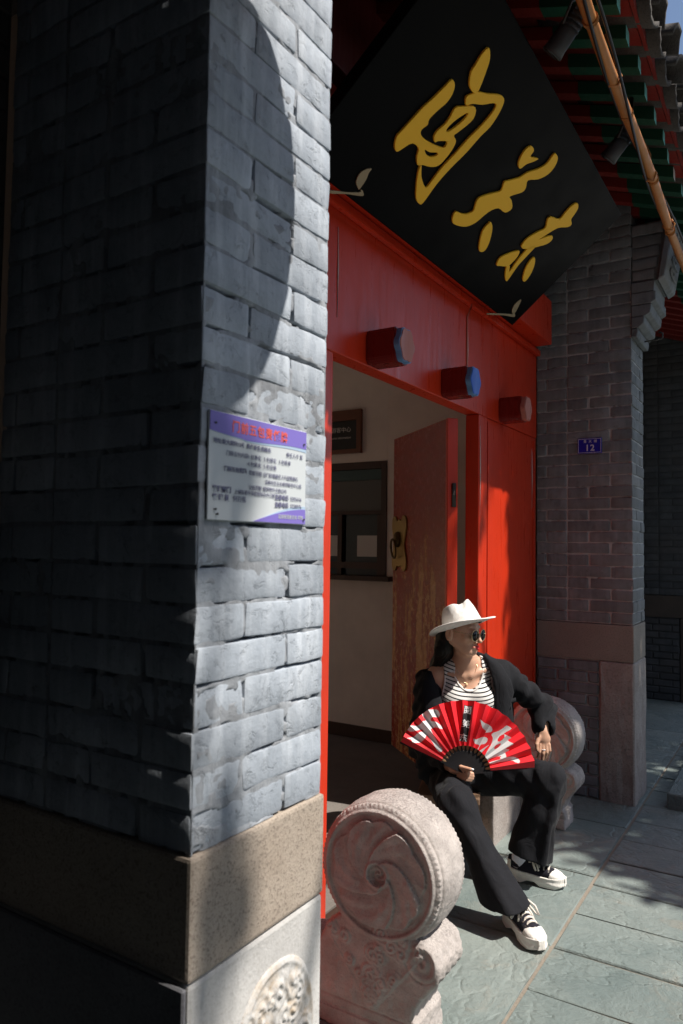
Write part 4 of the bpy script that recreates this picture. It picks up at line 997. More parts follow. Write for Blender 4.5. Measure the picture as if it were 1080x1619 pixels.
# ================================================================ the seated woman
# her own frame: +X to her left along the picture, +Y into the gate, Z up, origin on the ground under the hips
PW = Vector((3.225, 1.363, 0)); PR = math.atan2(-.846, .533)
def m_skin():
    m = mat('skin', (.56, .32, .22), .42, .45); n = N(m); w = n.coord('Object')
    n.col(n.mix(n.val(n.noise(w, 30, 4, .6), .3, .7, 0, .5), (.66, .39, .265), (.57, .31, .205)))
    n.b.inputs['Subsurface Weight'].default_value = .12; n.b.inputs['Subsurface Radius'].default_value = (.012, .005, .003); n.b.inputs['Subsurface Scale'].default_value = 1.0
    return m
def m_cloth(name, col, rough=.85, sheen=.0, sc=700):
    m = mat(name, col, rough, .12); n = N(m); c = n.coord('Object')
    a = n.noise(c, 9, 5, .55, .6); f = n.noise(c, sc, 2, .5); wr = n.noise(n.coord('Object', (1, 1, .45)), 16, 4, .5, 1.2)
    n.col(n.mix(n.val(a, .3, .7, 0, .4), col, tuple(x*1.5 for x in col))); n.bump(n.math('ADD', n.math('MULTIPLY', wr, 1.0), n.math('MULTIPLY', f, .06)), .6, .012)
    n.b.inputs['Sheen Weight'].default_value = sheen; n.b.inputs['Sheen Roughness'].default_value = .5
    return m
def m_tank():
    m = mat('striped_rib_knit', (.8, .8, .78), .85, .2); n = N(m); c = n.coord('Object')
    sp = n.new('ShaderNodeSeparateXYZ'); n.lk(c, sp.inputs[0])
    # bands follow the body: they sag a little towards the middle
    x = n.math('ADD', sp.outputs[0], -.035); z = n.math('ADD', sp.outputs[2], n.math('MULTIPLY', n.math('MULTIPLY', x, x), -1.6))
    z = n.math('ADD', z, n.math('MULTIPLY', x, .03))
    fr = n.math('FRACT', n.math('MULTIPLY', z, 1/.0172))
    n.col(n.mix(n.math('LESS_THAN', fr, .33), (.78, .77, .74), (.02, .02, .024)))
    n.bump(n.math('SINE', n.math('MULTIPLY', sp.outputs[0], 2100)), .25, .001); return m
S = {'skin': m_skin(), 'wool': m_cloth('black_suiting', (.0135, .014, .0165), .85, .04), 'trouser': m_cloth('black_trouser_cloth', (.0125, .0128, .0155), .8, .04), 'tank': m_tank(),
     'trim': m_cloth('white_knit_trim', (.72, .70, .66), .9, .1), 'hat': m_cloth('white_felt', (.80, .775, .74), .9, .15, 400), 'hair': mat('black_hair', (.0055, .0045, .004), .5, .22),
     'lip': mat('red_lipstick', (.62, .02, .035), .3, .5), 'lens': mat('dark_lens', (.004, .004, .005), .1, .3), 'gold': mat('thin_gold', (.75, .56, .34), .25, .5, .9),
     'rubber': m_cloth('white_rubber', (.74, .71, .66), .55, 0, 200), 'canvas': m_cloth('black_canvas', (.014, .013, .02), .8, .1), 'lace': mat('cream_lace', (.74, .68, .60), .8), 'sock': m_cloth('white_sock', (.66, .66, .76), .9, .1), 'nail': mat('nail_polish', (.80, .78, .80), .15, .5)}
def person():
    r = empty('person', PW, PR, label='seated woman in a white hat, striped top and black suit holding a red fan', cat='person')
    A = lambda *p: np.array(p, float)
    # ---------------------------------------------------- body, one surface
    B = Field((-.26, -.72, .02), (.46, .17, 1.20), .0034)
    B.ell((.02, .025, .74), (.135, .088, .165)); B.ell((.01, .03, .53), (.115, .085, .13), .05); B.ell((.01, .03, .42), (.15, .10, .085), .05)
    for x, y, z in ((-.032, -.045, .742), (.092, -.04, .748)): B.ell((x, y, z), (.052, .045, .052), .035)
    B.cap((-.10, .02, .862), (.165, .045, .878), .042, .042, .04)                    # shoulder girdle
    B.cap((-.06, .015, .885), (.02, .0, .93), .03, .035, .05); B.cap((.10, .03, .895), (.025, .0, .935), .03, .035, .05)
    B.cap((.018, .012, .86), (.002, -.026, 1.0), .049, .043, .035)                   # neck
    B.cap((-.062, -.030, .872), (.004, -.040, .862), .006, .007, .03); B.cap((.110, -.018, .888), (.040, -.040, .866), .006, .007, .03)   # collar bones
    # arms
    B.cap((-.117, .012, .845), (-.178, .035, .53), .047, .036, .03); B.cap((-.178, .035, .53), (-.090, -.195, .510), .037, .024, .02)
    B.cap((.178, .04, .862), (.392, .048, .70), .047, .036, .03); B.cap((.392, .048, .70), (.380, -.012, .615), .036, .026, .02)
    # right hand closed round the fan pivot
    B.ell((-.062, -.247, .500), (.024, .036, .017), .016); B.cap((-.090, -.195, .510), (-.066, -.235, .500), .024, .020, .02)
    for i, (dz, dx) in enumerate(((.010, .002), (-.001, .004), (-.012, .002), (-.021, -.004))):
        a = A(-.050+dx, -.276, .502+dz); b = A(-.022+dx, -.312, .497+dz*.95); c_ = A(-.002+dx, -.306, .492+dz*.9); d_ = A(-.006+dx, -.284, .490+dz*.9)
        rr = .0083-.0004*i
        B.cap(a, b, rr+.0008, rr, .004); B.cap(b, c_, rr, rr*.92, .002); B.cap(c_, d_, rr*.92, rr*.85, .002)
    B.cap((-.070, -.242, .512), (-.045, -.290, .523), .0115, .0095, .008); B.cap((-.045, -.290, .523), (-.008, -.322, .5225), .0092, .0080, .003)
    # left hand hanging over the drum
    B.ell((.379, -.030, .580), (.031, .016, .036), .014)
    fl = [(-.020, .066, 0), (-.006, .082, -.006), (.009, .070, -.002), (.022, .052, .004)]
    for i, (dx, ln, dy) in enumerate(fl):
        a = A(.379+dx*.95, -.036, .556); b = A(.377+dx*1.15, -.044+dy, .556-ln*.48); c_ = A(.374+dx*1.1, -.038+dy, .556-ln*.80); d_ = A(.371+dx*1.0, -.026+dy, .556-ln*.98)
        if i == 1: b, c_, d_ = A(.3715, -.046, .517), A(.369, -.044, .492), A(.367, -.040, .474)
        rr = .0082
        B.cap(a, b, rr+.0006, rr, .004); B.cap(b, c_, rr, rr*.9, .002); B.cap(c_, d_, rr*.9, rr*.8, .002)
    B.cap((.352, -.036, .588), (.340, -.052, .560), .011, .0088, .01); B.cap((.340, -.052, .560), (.341, -.058, .536), .0088, .0075, .003)
    # legs inside the trousers
    B.cap((-.05, .02, .38), (-.077, -.395, .395), .07, .044, .04); B.cap((-.077, -.395, .395), (.118, -.546, .075), .042, .028, .03)
    B.cap((.07, .03, .39), (.345, -.17, .43), .07, .045, .04); B.cap((.345, -.17, .445), (.238, -.141, .075), .045, .028, .03)
    # head
    f = A(.74, -.67, -.05); f /= np.linalg.norm(f); up = A(-.02, .06, 1.0); up -= f*(up@f); up /= np.linalg.norm(up); rt = np.cross(f, up)   # rt: towards her right
    HC = A(-.012, -.045, 1.090)
    h = lambda a, b, c: HC+rt*a+f*b+up*c
    Rm = np.stack([rt, f, up], 1)
    B.ell(h(0, .0, .010), (.072, .086, .084), .02, Rm)
    B.ell(h(0, .030, -.043), (.057, .058, .068), .03, Rm)
    B.ell(h(0, .056, -.098), (.030, .028, .022), .03, Rm)                             # chin
    for s in (-1, 1):
        B.cap(h(s*.058, .0, -.062), h(s*.019, .064, -.104), .016, .014, .025)         # jaw line
        B.ell(h(s*.040, .066, -.040), (.021, .016, .016), .02, Rm)                    # cheek bones
        B.ell(h(s*.030, .088, -.014), (.013, .008, .008), .004, Rm, 's') if False else None
        B.ell(h(s*.078, -.006, -.030), (.010, .020, .032), .004, Rm); B.ell(h(s*.090, -.002, -.026), (.008, .011, .019), .003, Rm, 's')
        B.cap(h(s*.012, .086, .006), h(s*.042, .076, .008), .0065, .005, .012)        # brow
        B.ell(h(s*.0095, .094, -.058), (.0075, .009, .006), .006, Rm)                 # nostril wings
    B.cap(h(0, .085, -.004), h(0, .108, -.047), .0075, .0085, .008); B.ell(h(0, .112, -.052), (.0085, .009, .0075), .006, Rm)
    B.ell(h(0, .090, -.082), (.020, .010, .010), .012, Rm)
    body = link('body', B.mesh('body', S['skin']), r)
    # lips
    L = Field(HC-.13, HC+.13, .0016) if False else Field(tuple(h(0, .095, -.08)-.045), tuple(h(0, .095, -.08)+.045), .0013)
    for s in (-1, 1):
        L.cap(h(s*.003, .1015, -.0760), h(s*.0195, .088, -.0805), .0048, .0022, .003)
        L.cap(h(s*.002, .1010, -.0860), h(s*.0190, .088, -.0815), .0056, .0022, .003)
    link('lips', L.mesh('lips', S['lip']), r)
    # ---------------------------------------------------- tank top
    T = Field((-.20, -.16, .42), (.26, .15, .98), .0036); o = .0085
    T.ell((.02, .025, .74), (.135+o, .088+o, .165+o)); T.ell((.01, .03, .53), (.115+o, .085+o, .13+o), .05); T.ell((.01, .03, .45), (.125+o, .09+o, .085+o), .05)
    for x, y, z in ((-.032, -.045, .742), (.092, -.04, .748)): T.ell((x, y, z), (.052+o, .045+o, .052+o), .045)
    T.cap((-.10, .02, .862), (.165, .045, .878), .042+o, .042+o, .04)
    T.cap((-.06, .015, .885), (.02, .0, .93), .03+o, .035+o, .05); T.cap((.10, .03, .895), (.025, .0, .935), .03+o, .035+o, .05)
    # neck scoop and arm holes are cut through front to back
    def scoop(X, Y, Z):
        zz = np.where(Z > .885, .885+(Z-.885)*.22, Z)
        return (np.sqrt(((X-.030)/.062)**2+((zz-.893)/.087)**2)-1)*.062+Y*0
    T.add(T.lo, T.lo+T.n*T.v, scoop, .004, 's')
    for cx_, sx in ((-.158, 1), (.222, 1)):
        T.add(T.lo, T.lo+T.n*T.v, lambda X, Y, Z: (np.sqrt(((X-cx_)/.074)**2+((np.where(Z > .86, .86, Z)-.86)/.15)**2)-1)*.07+Y*0, .004, 's')
    T.add((-.2, -.16, .4), (.26, .15, .455), lambda X, Y, Z: Z-.45+X*0+Y*0, 0, 's')
    tank = link('tank_top', T.mesh('tank_top', S['tank']), r)
    trimpts = []
    def front(x, z):                           # first hit of the knit surface from the camera side
        ix = int((x-T.lo[0])/T.v); iz = int((z-T.lo[2])/T.v); col = T.a[ix, :, iz]
        j = np.argmax(col < .0); return T.lo[1]+j*T.v if col.min() < 0 else None
    def trim(fn, t0, t1, n=40):
        P = []
        for i in range(n+1):
            x, z = fn(t0+(t1-t0)*i/n); y = front(x, z)
            if y is not None: P.append((x, y-.0005, z))
        for _ in range(3):
            P = [P[0]]+[tuple((np.array(P[i-1])+2*np.array(P[i])+np.array(P[i+1]))/4) for i in range(1, len(P)-1)]+[P[-1]]
        bm = bmesh.new(); tube(bm, P, .0044, 8); obj('trim', bm, S['trim'], tank)
    trim(lambda t: (.030+.0685*math.cos(t), .893+.0935*math.sin(t)), PI*1.0, PI*2.0)
    trim(lambda t: (-.158+.079*math.cos(t), .86+.155*math.sin(t)), -1.35, 0.0)
    trim(lambda t: (.222+.079*math.cos(t), .86+.155*math.sin(t)), PI, PI+1.35)
    for (a, b) in (((-.0385, .895), (-.046, .945)), ((.0985, .895), (.102, .955))):
        pass
    # ---------------------------------------------------- blazer
    J = Field((-.30, -.27, .34), (.52, .20, .99), .0044)
    J.cap((-.125, .06, .80), (-.12, .05, .46), .085, .085); J.cap((.19, .085, .82), (.17, .06, .46), .075, .095, .05); J.cap((.03, .11, .86), (.03, .10, .45), .075, .085, .06)
    J.cap((-.135, .03, .815), (-.182, .045, .525), .064, .060, .03); J.cap((-.182, .045, .525), (-.098, -.205, .512), .056, .040, .02)
    J.cap((.10, .06, .905), (.205, .05, .865), .048, .058, .03)
    J.cap((.205, .05, .86), (.400, .055, .70), .064, .056, .025); J.cap((.400, .055, .70), (.385, -.004, .632), .055, .050, .02)
    # front panels
    J.cap((-.150, -.02, .80), (-.140, -.055, .44), .045, .065, .03, ((.3, -1, 0), .8)); J.cap((.178, -.005, .84), (.175, -.055, .44), .050, .075, .03, ((-.2, -1, 0), .7))
    # collar behind the neck
    J.cap((.09, .07, .93), (.15, .03, .90), .026, .026, .02)
    # opening in front
    def opening(X, Y, Z):
        lft = -.088-.10*np.clip((Z-.80)/.1, 0, 1)*1.0-.012*np.clip((.74-Z)/.2, 0, 1); rgt = .152-.01*np.clip((Z-.84)/.1, 0, 1)-.015*np.clip((.75-Z)/.25, 0, 1)
        return np.maximum(np.maximum(lft-X, X-rgt), Y-.055)
    J.add((-.22, -.27, .36), (.22, .06, 1.0), opening, .015, 's')
    J.ell((.02, .0, .93), (.075, .09, .07), .02, op='s')
    J.cap((-.083, -.243, .506), (-.076, -.27, .503), .033, .036, .004, op='s'); J.cap((.383, -.012, .617), (.380, -.03, .585), .040, .044, .004, op='s')
    X, Y, Z = [J.lo[k]+J.v*np.arange(J.n[k]) for k in range(3)]
    X = X[:, None, None]; Y = Y[None, :, None]; Z = Z[None, None, :]
    q1 = (X-.20)*.80+(Z-.86)*-.60                     # along the left sleeve
    J.a += (.0065*np.sin(q1*95+Y*30+np.sin(Z*40)*1.3)*np.clip((X-.24)/.08, 0, 1)).astype(np.float32)
    J.a += (.0055*np.sin((Z*1.0+Y*.5-X*.6)*85+np.sin(X*50))*np.clip((-.09-X)/.06, 0, 1)).astype(np.float32)
    J.a += .0045*vnoise(J.n, (12, 7, 9), 5)+.0022*vnoise(J.n, (24, 14, 22), 6)
    bz = link('blazer', J.mesh('blazer', S['wool']), r)
    # lapels: thick folded cloth
    def sheet(name, pts, th, parent, m, bulge=.012):
        bm = bmesh.new(); n = 6; rows = []
        for a, b in pts:
            a, b = Vector(a), Vector(b); rows.append([a.lerp(b, i/n)+Vector((0, -bulge*math.sin(PI*i/n), 0)) for i in range(n+1)])
        F_ = [[bm.verts.new(p) for p in rw] for rw in rows]; K_ = [[bm.verts.new(p+Vector((0, th, 0))) for p in rw] for rw in rows]
        for G_ in (F_, K_):
            for u, v in zip(G_, G_[1:]):
                for i in range(n): bm.faces.new((u[i], u[i+1], v[i+1], v[i]))
        for e in (0, n):
            for u, v, p, q in zip(F_, F_[1:], K_, K_[1:]): bm.faces.new((u[e], v[e], q[e], p[e]))
        for e in (0, -1):
            for i in range(n): bm.faces.new((F_[e][i], F_[e][i+1], K_[e][i+1], K_[e][i]))
        bmesh.ops.subdivide_edges(bm, edges=list(bm.edges), cuts=1, use_grid_fill=True, smooth=.6)
        return obj(name, bm, m, parent, True)
    sheet('lapel', [((.098, -.005, .955), (.118, .005, .965)), ((.122, -.030, .905), (.185, -.018, .915)), ((.138, -.052, .855), (.222, -.052, .850)), ((.146, -.066, .80), (.232, -.072, .80)), ((.142, -.088, .72), (.205, -.092, .72)), ((.136, -.105, .62), (.165, -.110, .62)), ((.132, -.112, .53), (.142, -.115, .53))], .008, bz, S['wool'])
    sheet('lapel', [((-.158, -.01, .885), (-.140, -.022, .880)), ((-.185, -.045, .84), (-.118, -.050, .82)), ((-.190, -.070, .78), (-.098, -.072, .76)), ((-.175, -.085, .70), (-.092, -.090, .69)), ((-.140, -.10, .60), (-.098, -.105, .60)), ((-.112, -.112, .52), (-.102, -.112, .52))], .008, bz, S['wool'])
    sheet('breast_pocket', [((.196, -.080, .765), (.242, -.062, .772)), ((.197, -.083, .748), (.243, -.064, .755))], .006, bz, S['wool'], .003)
    # ---------------------------------------------------- trousers
    K = Field((-.23, -.74, .04), (.50, .17, .56), .0044)
    K.ell((.015, .035, .435), (.165, .115, .095)); K.cap((-.065, .02, .395), (-.079, -.405, .405), .094, .073, .05); K.cap((.085, .03, .405), (.362, -.178, .440), .098, .074, .05)
    K.cap((-.079, -.405, .405), (-.02, -.478, .28), .071, .057, .02); K.cap((-.02, -.478, .28), (.092, -.585, .06), .057, .094, .03)
    K.cap((.362, -.178, .440), (.322, -.170, .30), .077, .073, .02); K.cap((.322, -.170, .30), (.268, -.165, .06), .073, .106, .03)
    K.cap((-.085, -.468, .40), (.085, -.675, .08), .012, .012, .035); K.cap((.375, -.25, .42), (.30, -.272, .08), .012, .012, .035)   # pressed creases
    def cut(p, nrm):
        p = np.array(p); nrm = np.array(nrm, float); nrm /= np.linalg.norm(nrm)
        return lambda X, Y, Z: (X-p[0])*nrm[0]+(Y-p[1])*nrm[1]+(Z-p[2])*nrm[2]
    K.add((-.06, -.74, .03), (.23, -.44, .20), cut((.085, -.60, .100), (-.10, -.02, 1)), 0, 's')
    K.add((.12, -.36, .03), (.45, .0, .22), cut((.268, -.165, .118), (.24, .0, 1)), 0, 's')
    K.cap((.082, -.574, .10), (.100, -.592, .04), .058, .076, .004, op='s'); K.cap((.272, -.165, .125), (.265, -.165, .04), .060, .084, .004, op='s')
    X, Y, Z = [K.lo[k]+K.v*np.arange(K.n[k]) for k in range(3)]
    X = X[:, None, None]; Y = Y[None, :, None]; Z = Z[None, None, :]
    lower = np.clip((.40-Z)/.12, 0, 1)
    hem = np.clip((Z-.10)/.10, .12, 1).astype(np.float32)
    K.a += (.0035*hem*lower*np.sin(X*75+Y*55+Z*9)).astype(np.float32)
    K.a += (.0042*np.clip((Z-.33)/.08, 0, 1)*np.sin((X*.8-Y*.6)*70+Z*60+np.sin(Y*40))).astype(np.float32)
    K.a += hem*(.0045*vnoise(K.n, (10, 12, 6), 15)+.0015*vnoise(K.n, (26, 30, 18), 16))
    link('trousers', K.mesh('trousers', S['trouser']), r)
    # ---------------------------------------------------- hat
    hn = A(-.27, .235, 1.0); hn /= np.linalg.norm(hn)
    hf = f-hn*(f@hn); hf /= np.linalg.norm(hf); hs = np.cross(hn, hf)
    hc = A(.000, -.056, 1.094)
    def HP(a, b, c): return Vector(hc+hf*a+hs*b+hn*c)
    hr_ = bpy.data.objects.new('hat', None); COL.objects.link(hr_); hr_.parent = r
    def hat_surface(rows, close_top, name, th=0):
        bm = bmesh.new(); n = 64; R_ = []
        for rw in rows: R_.append([bm.verts.new(HP(*rw(2*PI*i/n))) for i in range(n)])
        for a, b in zip(R_, R_[1:]):
            for i in range(n): bm.faces.new((a[i], a[(i+1) % n], b[(i+1) % n], b[i]))
        if close_top: bm.faces.new(R_[-1])
        return obj(name, bm, S['hat'], hr_, True)
    def ring(a, b, z): return lambda t: (a*math.cos(t)-.004, b*math.sin(t), z(t) if callable(z) else z)
    bw = lambda k: (lambda t: k*(.010*math.cos(2*t)*-1.0+.004))           # gentle roll of the brim
    rows = [ring(.098, .080, -.004), ring(.115, .098, lambda t: -.003-bw(.2)(t)*0), ring(.140, .126, bw(.5)), ring(.158, .147, bw(1)), ring(.1612, .150, lambda t: bw(1)(t)+.003), ring(.158, .147, lambda t: bw(1)(t)+.006), ring(.140, .126, lambda t: bw(.5)(t)+.006), ring(.115, .098, .004), ring(.098, .080, .006)]
    hat_surface(rows, False, 'brim')
    def crown(s):                                   # s 0 base .. 1 top rim
        def fn(t):
            a = .098-.018*s-.012*s**4; b = .081-.014*s-.010*s**4; z = .004+.100*s
            x, y = a*math.cos(t), b*math.sin(t)
            fx = max(0, math.cos(t))
            pinch = math.exp(-((abs(abs(t if t < PI else t-2*PI)-.75))/.42)**2)
            y *= 1-.30*s*s*pinch; x *= 1-.06*s*pinch
            z += .012*s*s*math.cos(t)*.6 - .016*s*s*pinch
            return (x-.004, y, z)
        return fn
    def crowntop(k):
        def fn(t):
            x, y, z = crown(1)(t); g = 1-k
            dent = .030*(1-g*g)*math.exp(-(y*g/.035)**2)*(1 if math.cos(t) < .2 else .9)
            return (x*g, y*g, z+.006*math.sin(min(k*3, 1)*PI/2)-dent)
        return fn
    hat_surface([crown(s) for s in (0, .15, .3, .45, .6, .75, .88, .96, 1)]+[crowntop(k) for k in (.06, .15, .3, .5, .7, .9)], True, 'crown')
    bm = bmesh.new(); n = 64; R_ = [[bm.verts.new(HP(*(lambda q: (q[0]*1.012, q[1]*1.012, q[2]))(crown(s)(2*PI*i/n)))) for i in range(n)] for s in (.02, .16)]
    for i in range(n): bm.faces.new((R_[0][i], R_[0][(i+1) % n], R_[1][(i+1) % n], R_[1][i]))
    obj('hat_band', bm, S['hat'], hr_, True)
    # ---------------------------------------------------- hair
    G = Field((-.24, -.16, .72), (.14, .16, 1.16), .0038)
    G.ell(h(0, -.014, .008), (.076, .082, .082), 0, Rm)
    G.cap(h(.052, -.035, .0), h(.050, -.050, -.10), .034, .034, .03); G.cap(h(-.03, -.06, .0), h(-.02, -.065, -.12), .045, .04, .03)
    G.cap(h(.050, -.050, -.10), (-.095, .035, .905), .036, .036, .03); G.cap((-.095, .035, .905), (-.135, .075, .80), .036, .028, .03)
    G.cap(h(.01, -.075, -.06), (-.05, .07, .90), .04, .045, .03); G.cap((-.05, .07, .90), (-.09, .10, .78), .045, .03, .03)
    G.cap(h(.070, .018, .022), h(.070, .005, .0), .010, .008, .012)
    G.ell(h(0, .055, -.05), (.074, .074, .12), .01, Rm, 's'); G.ell(h(.080, .0, -.030), (.014, .024, .036), .006, Rm, 's')
    G.add(G.lo, G.lo+G.n*G.v, lambda X, Y, Z: -((X-.004)*-.25+(Y+.060)*.22+(Z-1.112)*.94), .0, 's')
    X, Y, Z = [G.lo[k]+G.v*np.arange(G.n[k]) for k in range(3)]
    G.a += (.0016*np.sin((X[:, None, None]*.9+Y[None, :, None]*.7+.35*Z[None, None, :])*420+np.sin(Z[None, None, :]*50))).astype(np.float32)
    link('hair', G.mesh('hair', S['hair']), r)
    # ---------------------------------------------------- sunglasses
    sg = bpy.data.objects.new('sunglasses', None); COL.objects.link(sg); sg.parent = r
    for s in (1, -1):
        c0 = h(s*.0325, .1035, -.026); nn = f+rt*s*.10; nn /= np.linalg.norm(nn); e1 = np.cross(up, nn); e1 /= np.linalg.norm(e1); e2 = np.cross(nn, e1)
        bm = bmesh.new(); lo_ = []
        pts = [c0+(e1*math.cos(t)+e2*math.sin(t))*.0255 for t in [2*PI*i/28 for i in range(28)]]
        ft = [bm.verts.new(Vector(p+nn*.001)) for p in pts]; bk = [bm.verts.new(Vector(p-nn*.001)) for p in pts]; ce = bm.verts.new(Vector(c0+nn*.003)); cb = bm.verts.new(Vector(c0-nn*.001))
        for i in range(28):
            j = (i+1) % 28; bm.faces.new((ft[i], ft[j], ce)); bm.faces.new((bk[j], bk[i], cb)); bm.faces.new((ft[j], ft[i], bk[i], bk[j]))
        obj('lens', bm, S['lens'], sg, True)
        bm = bmesh.new(); tube(bm, [Vector(p) for p in pts+[pts[0]]], .0017, 6, cap=False)
        tube(bm, [Vector(c0+rt*s*.022+up*.006), Vector(h(s*.072, .055, -.016)), Vector(h(s*.079, -.01, -.018))], .0015, 6); obj('frame', bm, S['gold'], sg)
    bm = bmesh.new(); tube(bm, [Vector(h(.010, .1075, -.020)), Vector(h(0, .1095, -.017)), Vector(h(-.010, .1075, -.020))], .0016, 6); obj('bridge', bm, S['gold'], sg)
    # necklace, ring
    bm = bmesh.new(); P = []
    for i in range(25):
        t = -1+2*i/24; x = .018+.052*t; z = .832+.085*t*t; P.append((x, -.0, z))
    P2_ = []
    for x, y, z in P:
        ix, iz = int((x-B.lo[0])/B.v), int((z-B.lo[2])/B.v); col = B.a[ix, :, iz]
        P2_.append((x, B.lo[1]+np.argmax(col < .0)*B.v-.001, z))
    for _ in range(4): P2_ = [P2_[0]]+[tuple((np.array(P2_[i-1])+2*np.array(P2_[i])+np.array(P2_[i+1]))/4) for i in range(1, 24)]+[P2_[-1]]
    tube(bm, P2_, .0013, 6); bmesh.ops.create_uvsphere(bm, u_segments=8, v_segments=6, radius=.005, matrix=Matrix.Translation(Vector(P2_[12])+Vector((0, -.003, -.006))))
    obj('necklace', bm, S['gold'], r)
    bm = bmesh.new(); c0 = Vector((.3735, -.041, .534)); tube(bm, [c0+Vector((.0098*math.cos(t), .0098*math.sin(t), .001)) for t in [2*PI*i/16 for i in range(17)]], .002, 6, cap=False); obj('ring', bm, S['nail'], r)
    for c0, sc in (((-.003, -.3265, .525), (.007, .004, .0045)), ((.3665, -.0465, .476), (.004, .003, .006))):
        bm = bmesh.new(); bmesh.ops.create_uvsphere(bm, u_segments=10, v_segments=8, radius=1)
        for v in bm.verts: v.co = Vector((v.co.x*sc[0]+c0[0], v.co.y*sc[1]+c0[1], v.co.z*sc[2]+c0[2]))
        obj('fingernail', bm, S['nail'], r, True)
    # ---------------------------------------------------- shoes: local +X to the toe
    _hx = np.linspace(0, .268, 120); _hy = np.interp(_hx, [0, .02, .06, .11, .16, .20, .235, .255, .268], [.016, .030, .036, .035, .039, .043, .039, .029, .010])
    for _ in range(14): _hy[1:-1] = (_hy[:-2]+2*_hy[1:-1]+_hy[2:])/4
    def half(u):                               # half width of the sole along its length
        return np.interp(u, _hx, _hy)
    Fs = Field((-.015, -.06, -.004), (.285, .06, .135), .0026)
    X, Y, Z = [Fs.lo[k]+Fs.v*np.arange(Fs.n[k]) for k in range(3)]
    X = X[:, None, None]; Y = Y[None, :, None]; Z = Z[None, None, :]
    def outline(off): 
        return np.sqrt(np.maximum(0, 0*X))+np.abs(Y)-(half(np.clip((X-.0)*1.0, 0, .268))+off)
    ends = np.maximum(-X, X-.268)
    top = np.interp(X, [0, .08, .16, .22, .268], [.056, .048, .044, .046, .050]); bot = np.interp(X, [0, .07, .10, .135, .16, .23, .268], [.004, .0, .013, .013, .0, .0, .014])
    wave = .004*np.sin(Z*190+X*18)*np.clip((.04-Z)/.02, 0, 1)
    so_ = np.maximum(np.maximum(outline(.004+wave*.6), ends-.006), np.maximum(Z-top, bot-Z))
    Fs.a = so_.astype(np.float32)
    sole = Fs.mesh('sole', S['rubber'])
    upz = np.interp(X, [0, .03, .07, .095, .13, .18, .22, .25, .268], [.100, .112, .104, .105, .094, .080, .073, .062, .045])
    hh = np.clip((Z-.045)/np.maximum(upz-.045, .01), 0, 1)
    upper = np.maximum(np.maximum(np.abs(Y)-np.sqrt(np.clip(1-hh**2.4, 0, 1))*(half(np.clip(X, 0, .268))-.003)-.0005, ends+.002), np.maximum(.03-Z, Z-upz))
    opening_ = np.sqrt(((X-.052)/.040)**2+(Y/.025)**2)-1
    upper = np.maximum(upper, -np.maximum(opening_*.025, .07-Z))
    capm = np.maximum(upper-.0035, .222+np.abs(Y)*-.45-X)
    Fs.a = np.maximum(upper, -(capm+.0035)).astype(np.float32) if False else upper.astype(np.float32); canvas = Fs.mesh('upper', S['canvas'])
    Fs.a = capm.astype(np.float32); cap_ = Fs.mesh('toe_cap', S['rubber'])
    Fs.a = np.maximum(np.maximum(upper-.003, X-.020-.0*Y), np.maximum(Z-.085, .03-Z)).astype(np.float32); heel_ = Fs.mesh('heel_counter', S['rubber'])
    def shoe(heel, toe, sock_m, leg):
        hx = Vector((heel[0], heel[1], 0)); d = Vector((toe[0]-heel[0], toe[1]-heel[1], 0)); a = math.atan2(d.y, d.x)
        e = bpy.data.objects.new('shoe', None); COL.objects.link(e); e.parent = r; e.location = hx; e.rotation_euler = (0, 0, a); s = d.length/.268; e.scale = (s, max(s, .95), max(s, .95))
        for nm, me in (('sole', sole), ('upper', canvas), ('toe_cap', cap_), ('heel_counter', heel_)): link(nm, me, e)
        tz = lambda x: float(np.interp(x, [.08, .095, .13, .18, .22], [.104, .105, .094, .080, .073]))
        for i in range(5):
            x = .105+.0225*i; w = .022+.0012*i; bm = bmesh.new()
            tube(bm, [(x+.004, -w, tz(x)-.012), (x+.002, -w*.55, tz(x)+.0025), (x, 0, tz(x)+.006), (x-.002, w*.55, tz(x)+.0025), (x-.004, w, tz(x)-.012)], .0052, 6); obj('lace', bm, S['lace'], e)
        for sgn in (1, -1):
            b0 = Vector((.100, 0, .110)); bm = bmesh.new()
            tube(bm, [b0, b0+Vector((.016, sgn*.024, .016)), b0+Vector((.032, sgn*.050, -.004)), b0+Vector((.048, sgn*.060, -.034)), b0+Vector((.040, sgn*.050, -.030)), b0+Vector((.022, sgn*.028, -.002)), b0], .0044, 6); obj('lace_loop', bm, S['lace'], e)
            bm = bmesh.new(); tube(bm, [b0, b0+Vector((.022, sgn*.012, .004)), b0+Vector((.045, sgn*.026, -.022)), b0+Vector((.055, sgn*.034, -.045))], .0040, 6); obj('lace_end', bm, S['lace'], e)
        bm = bmesh.new(); a_, b_ = Vector(leg[0]), Vector(leg[1]); tube(bm, [a_.lerp(b_, t) for t in (-.06, 0, .06, .12, .2, .3)], [.030, .035, .036, .0365, .038, .042], 24); obj('sock', bm, sock_m, r)
    shoe((.108, -.495), (.172, -.745), S['canvas'], ((.118, -.546, .075), (-.075, -.40, .425)))
    shoe((.196, -.118), (.412, -.235), S['sock'], ((.238, -.141, .075), (.345, -.17, .445)))
    return r
person()
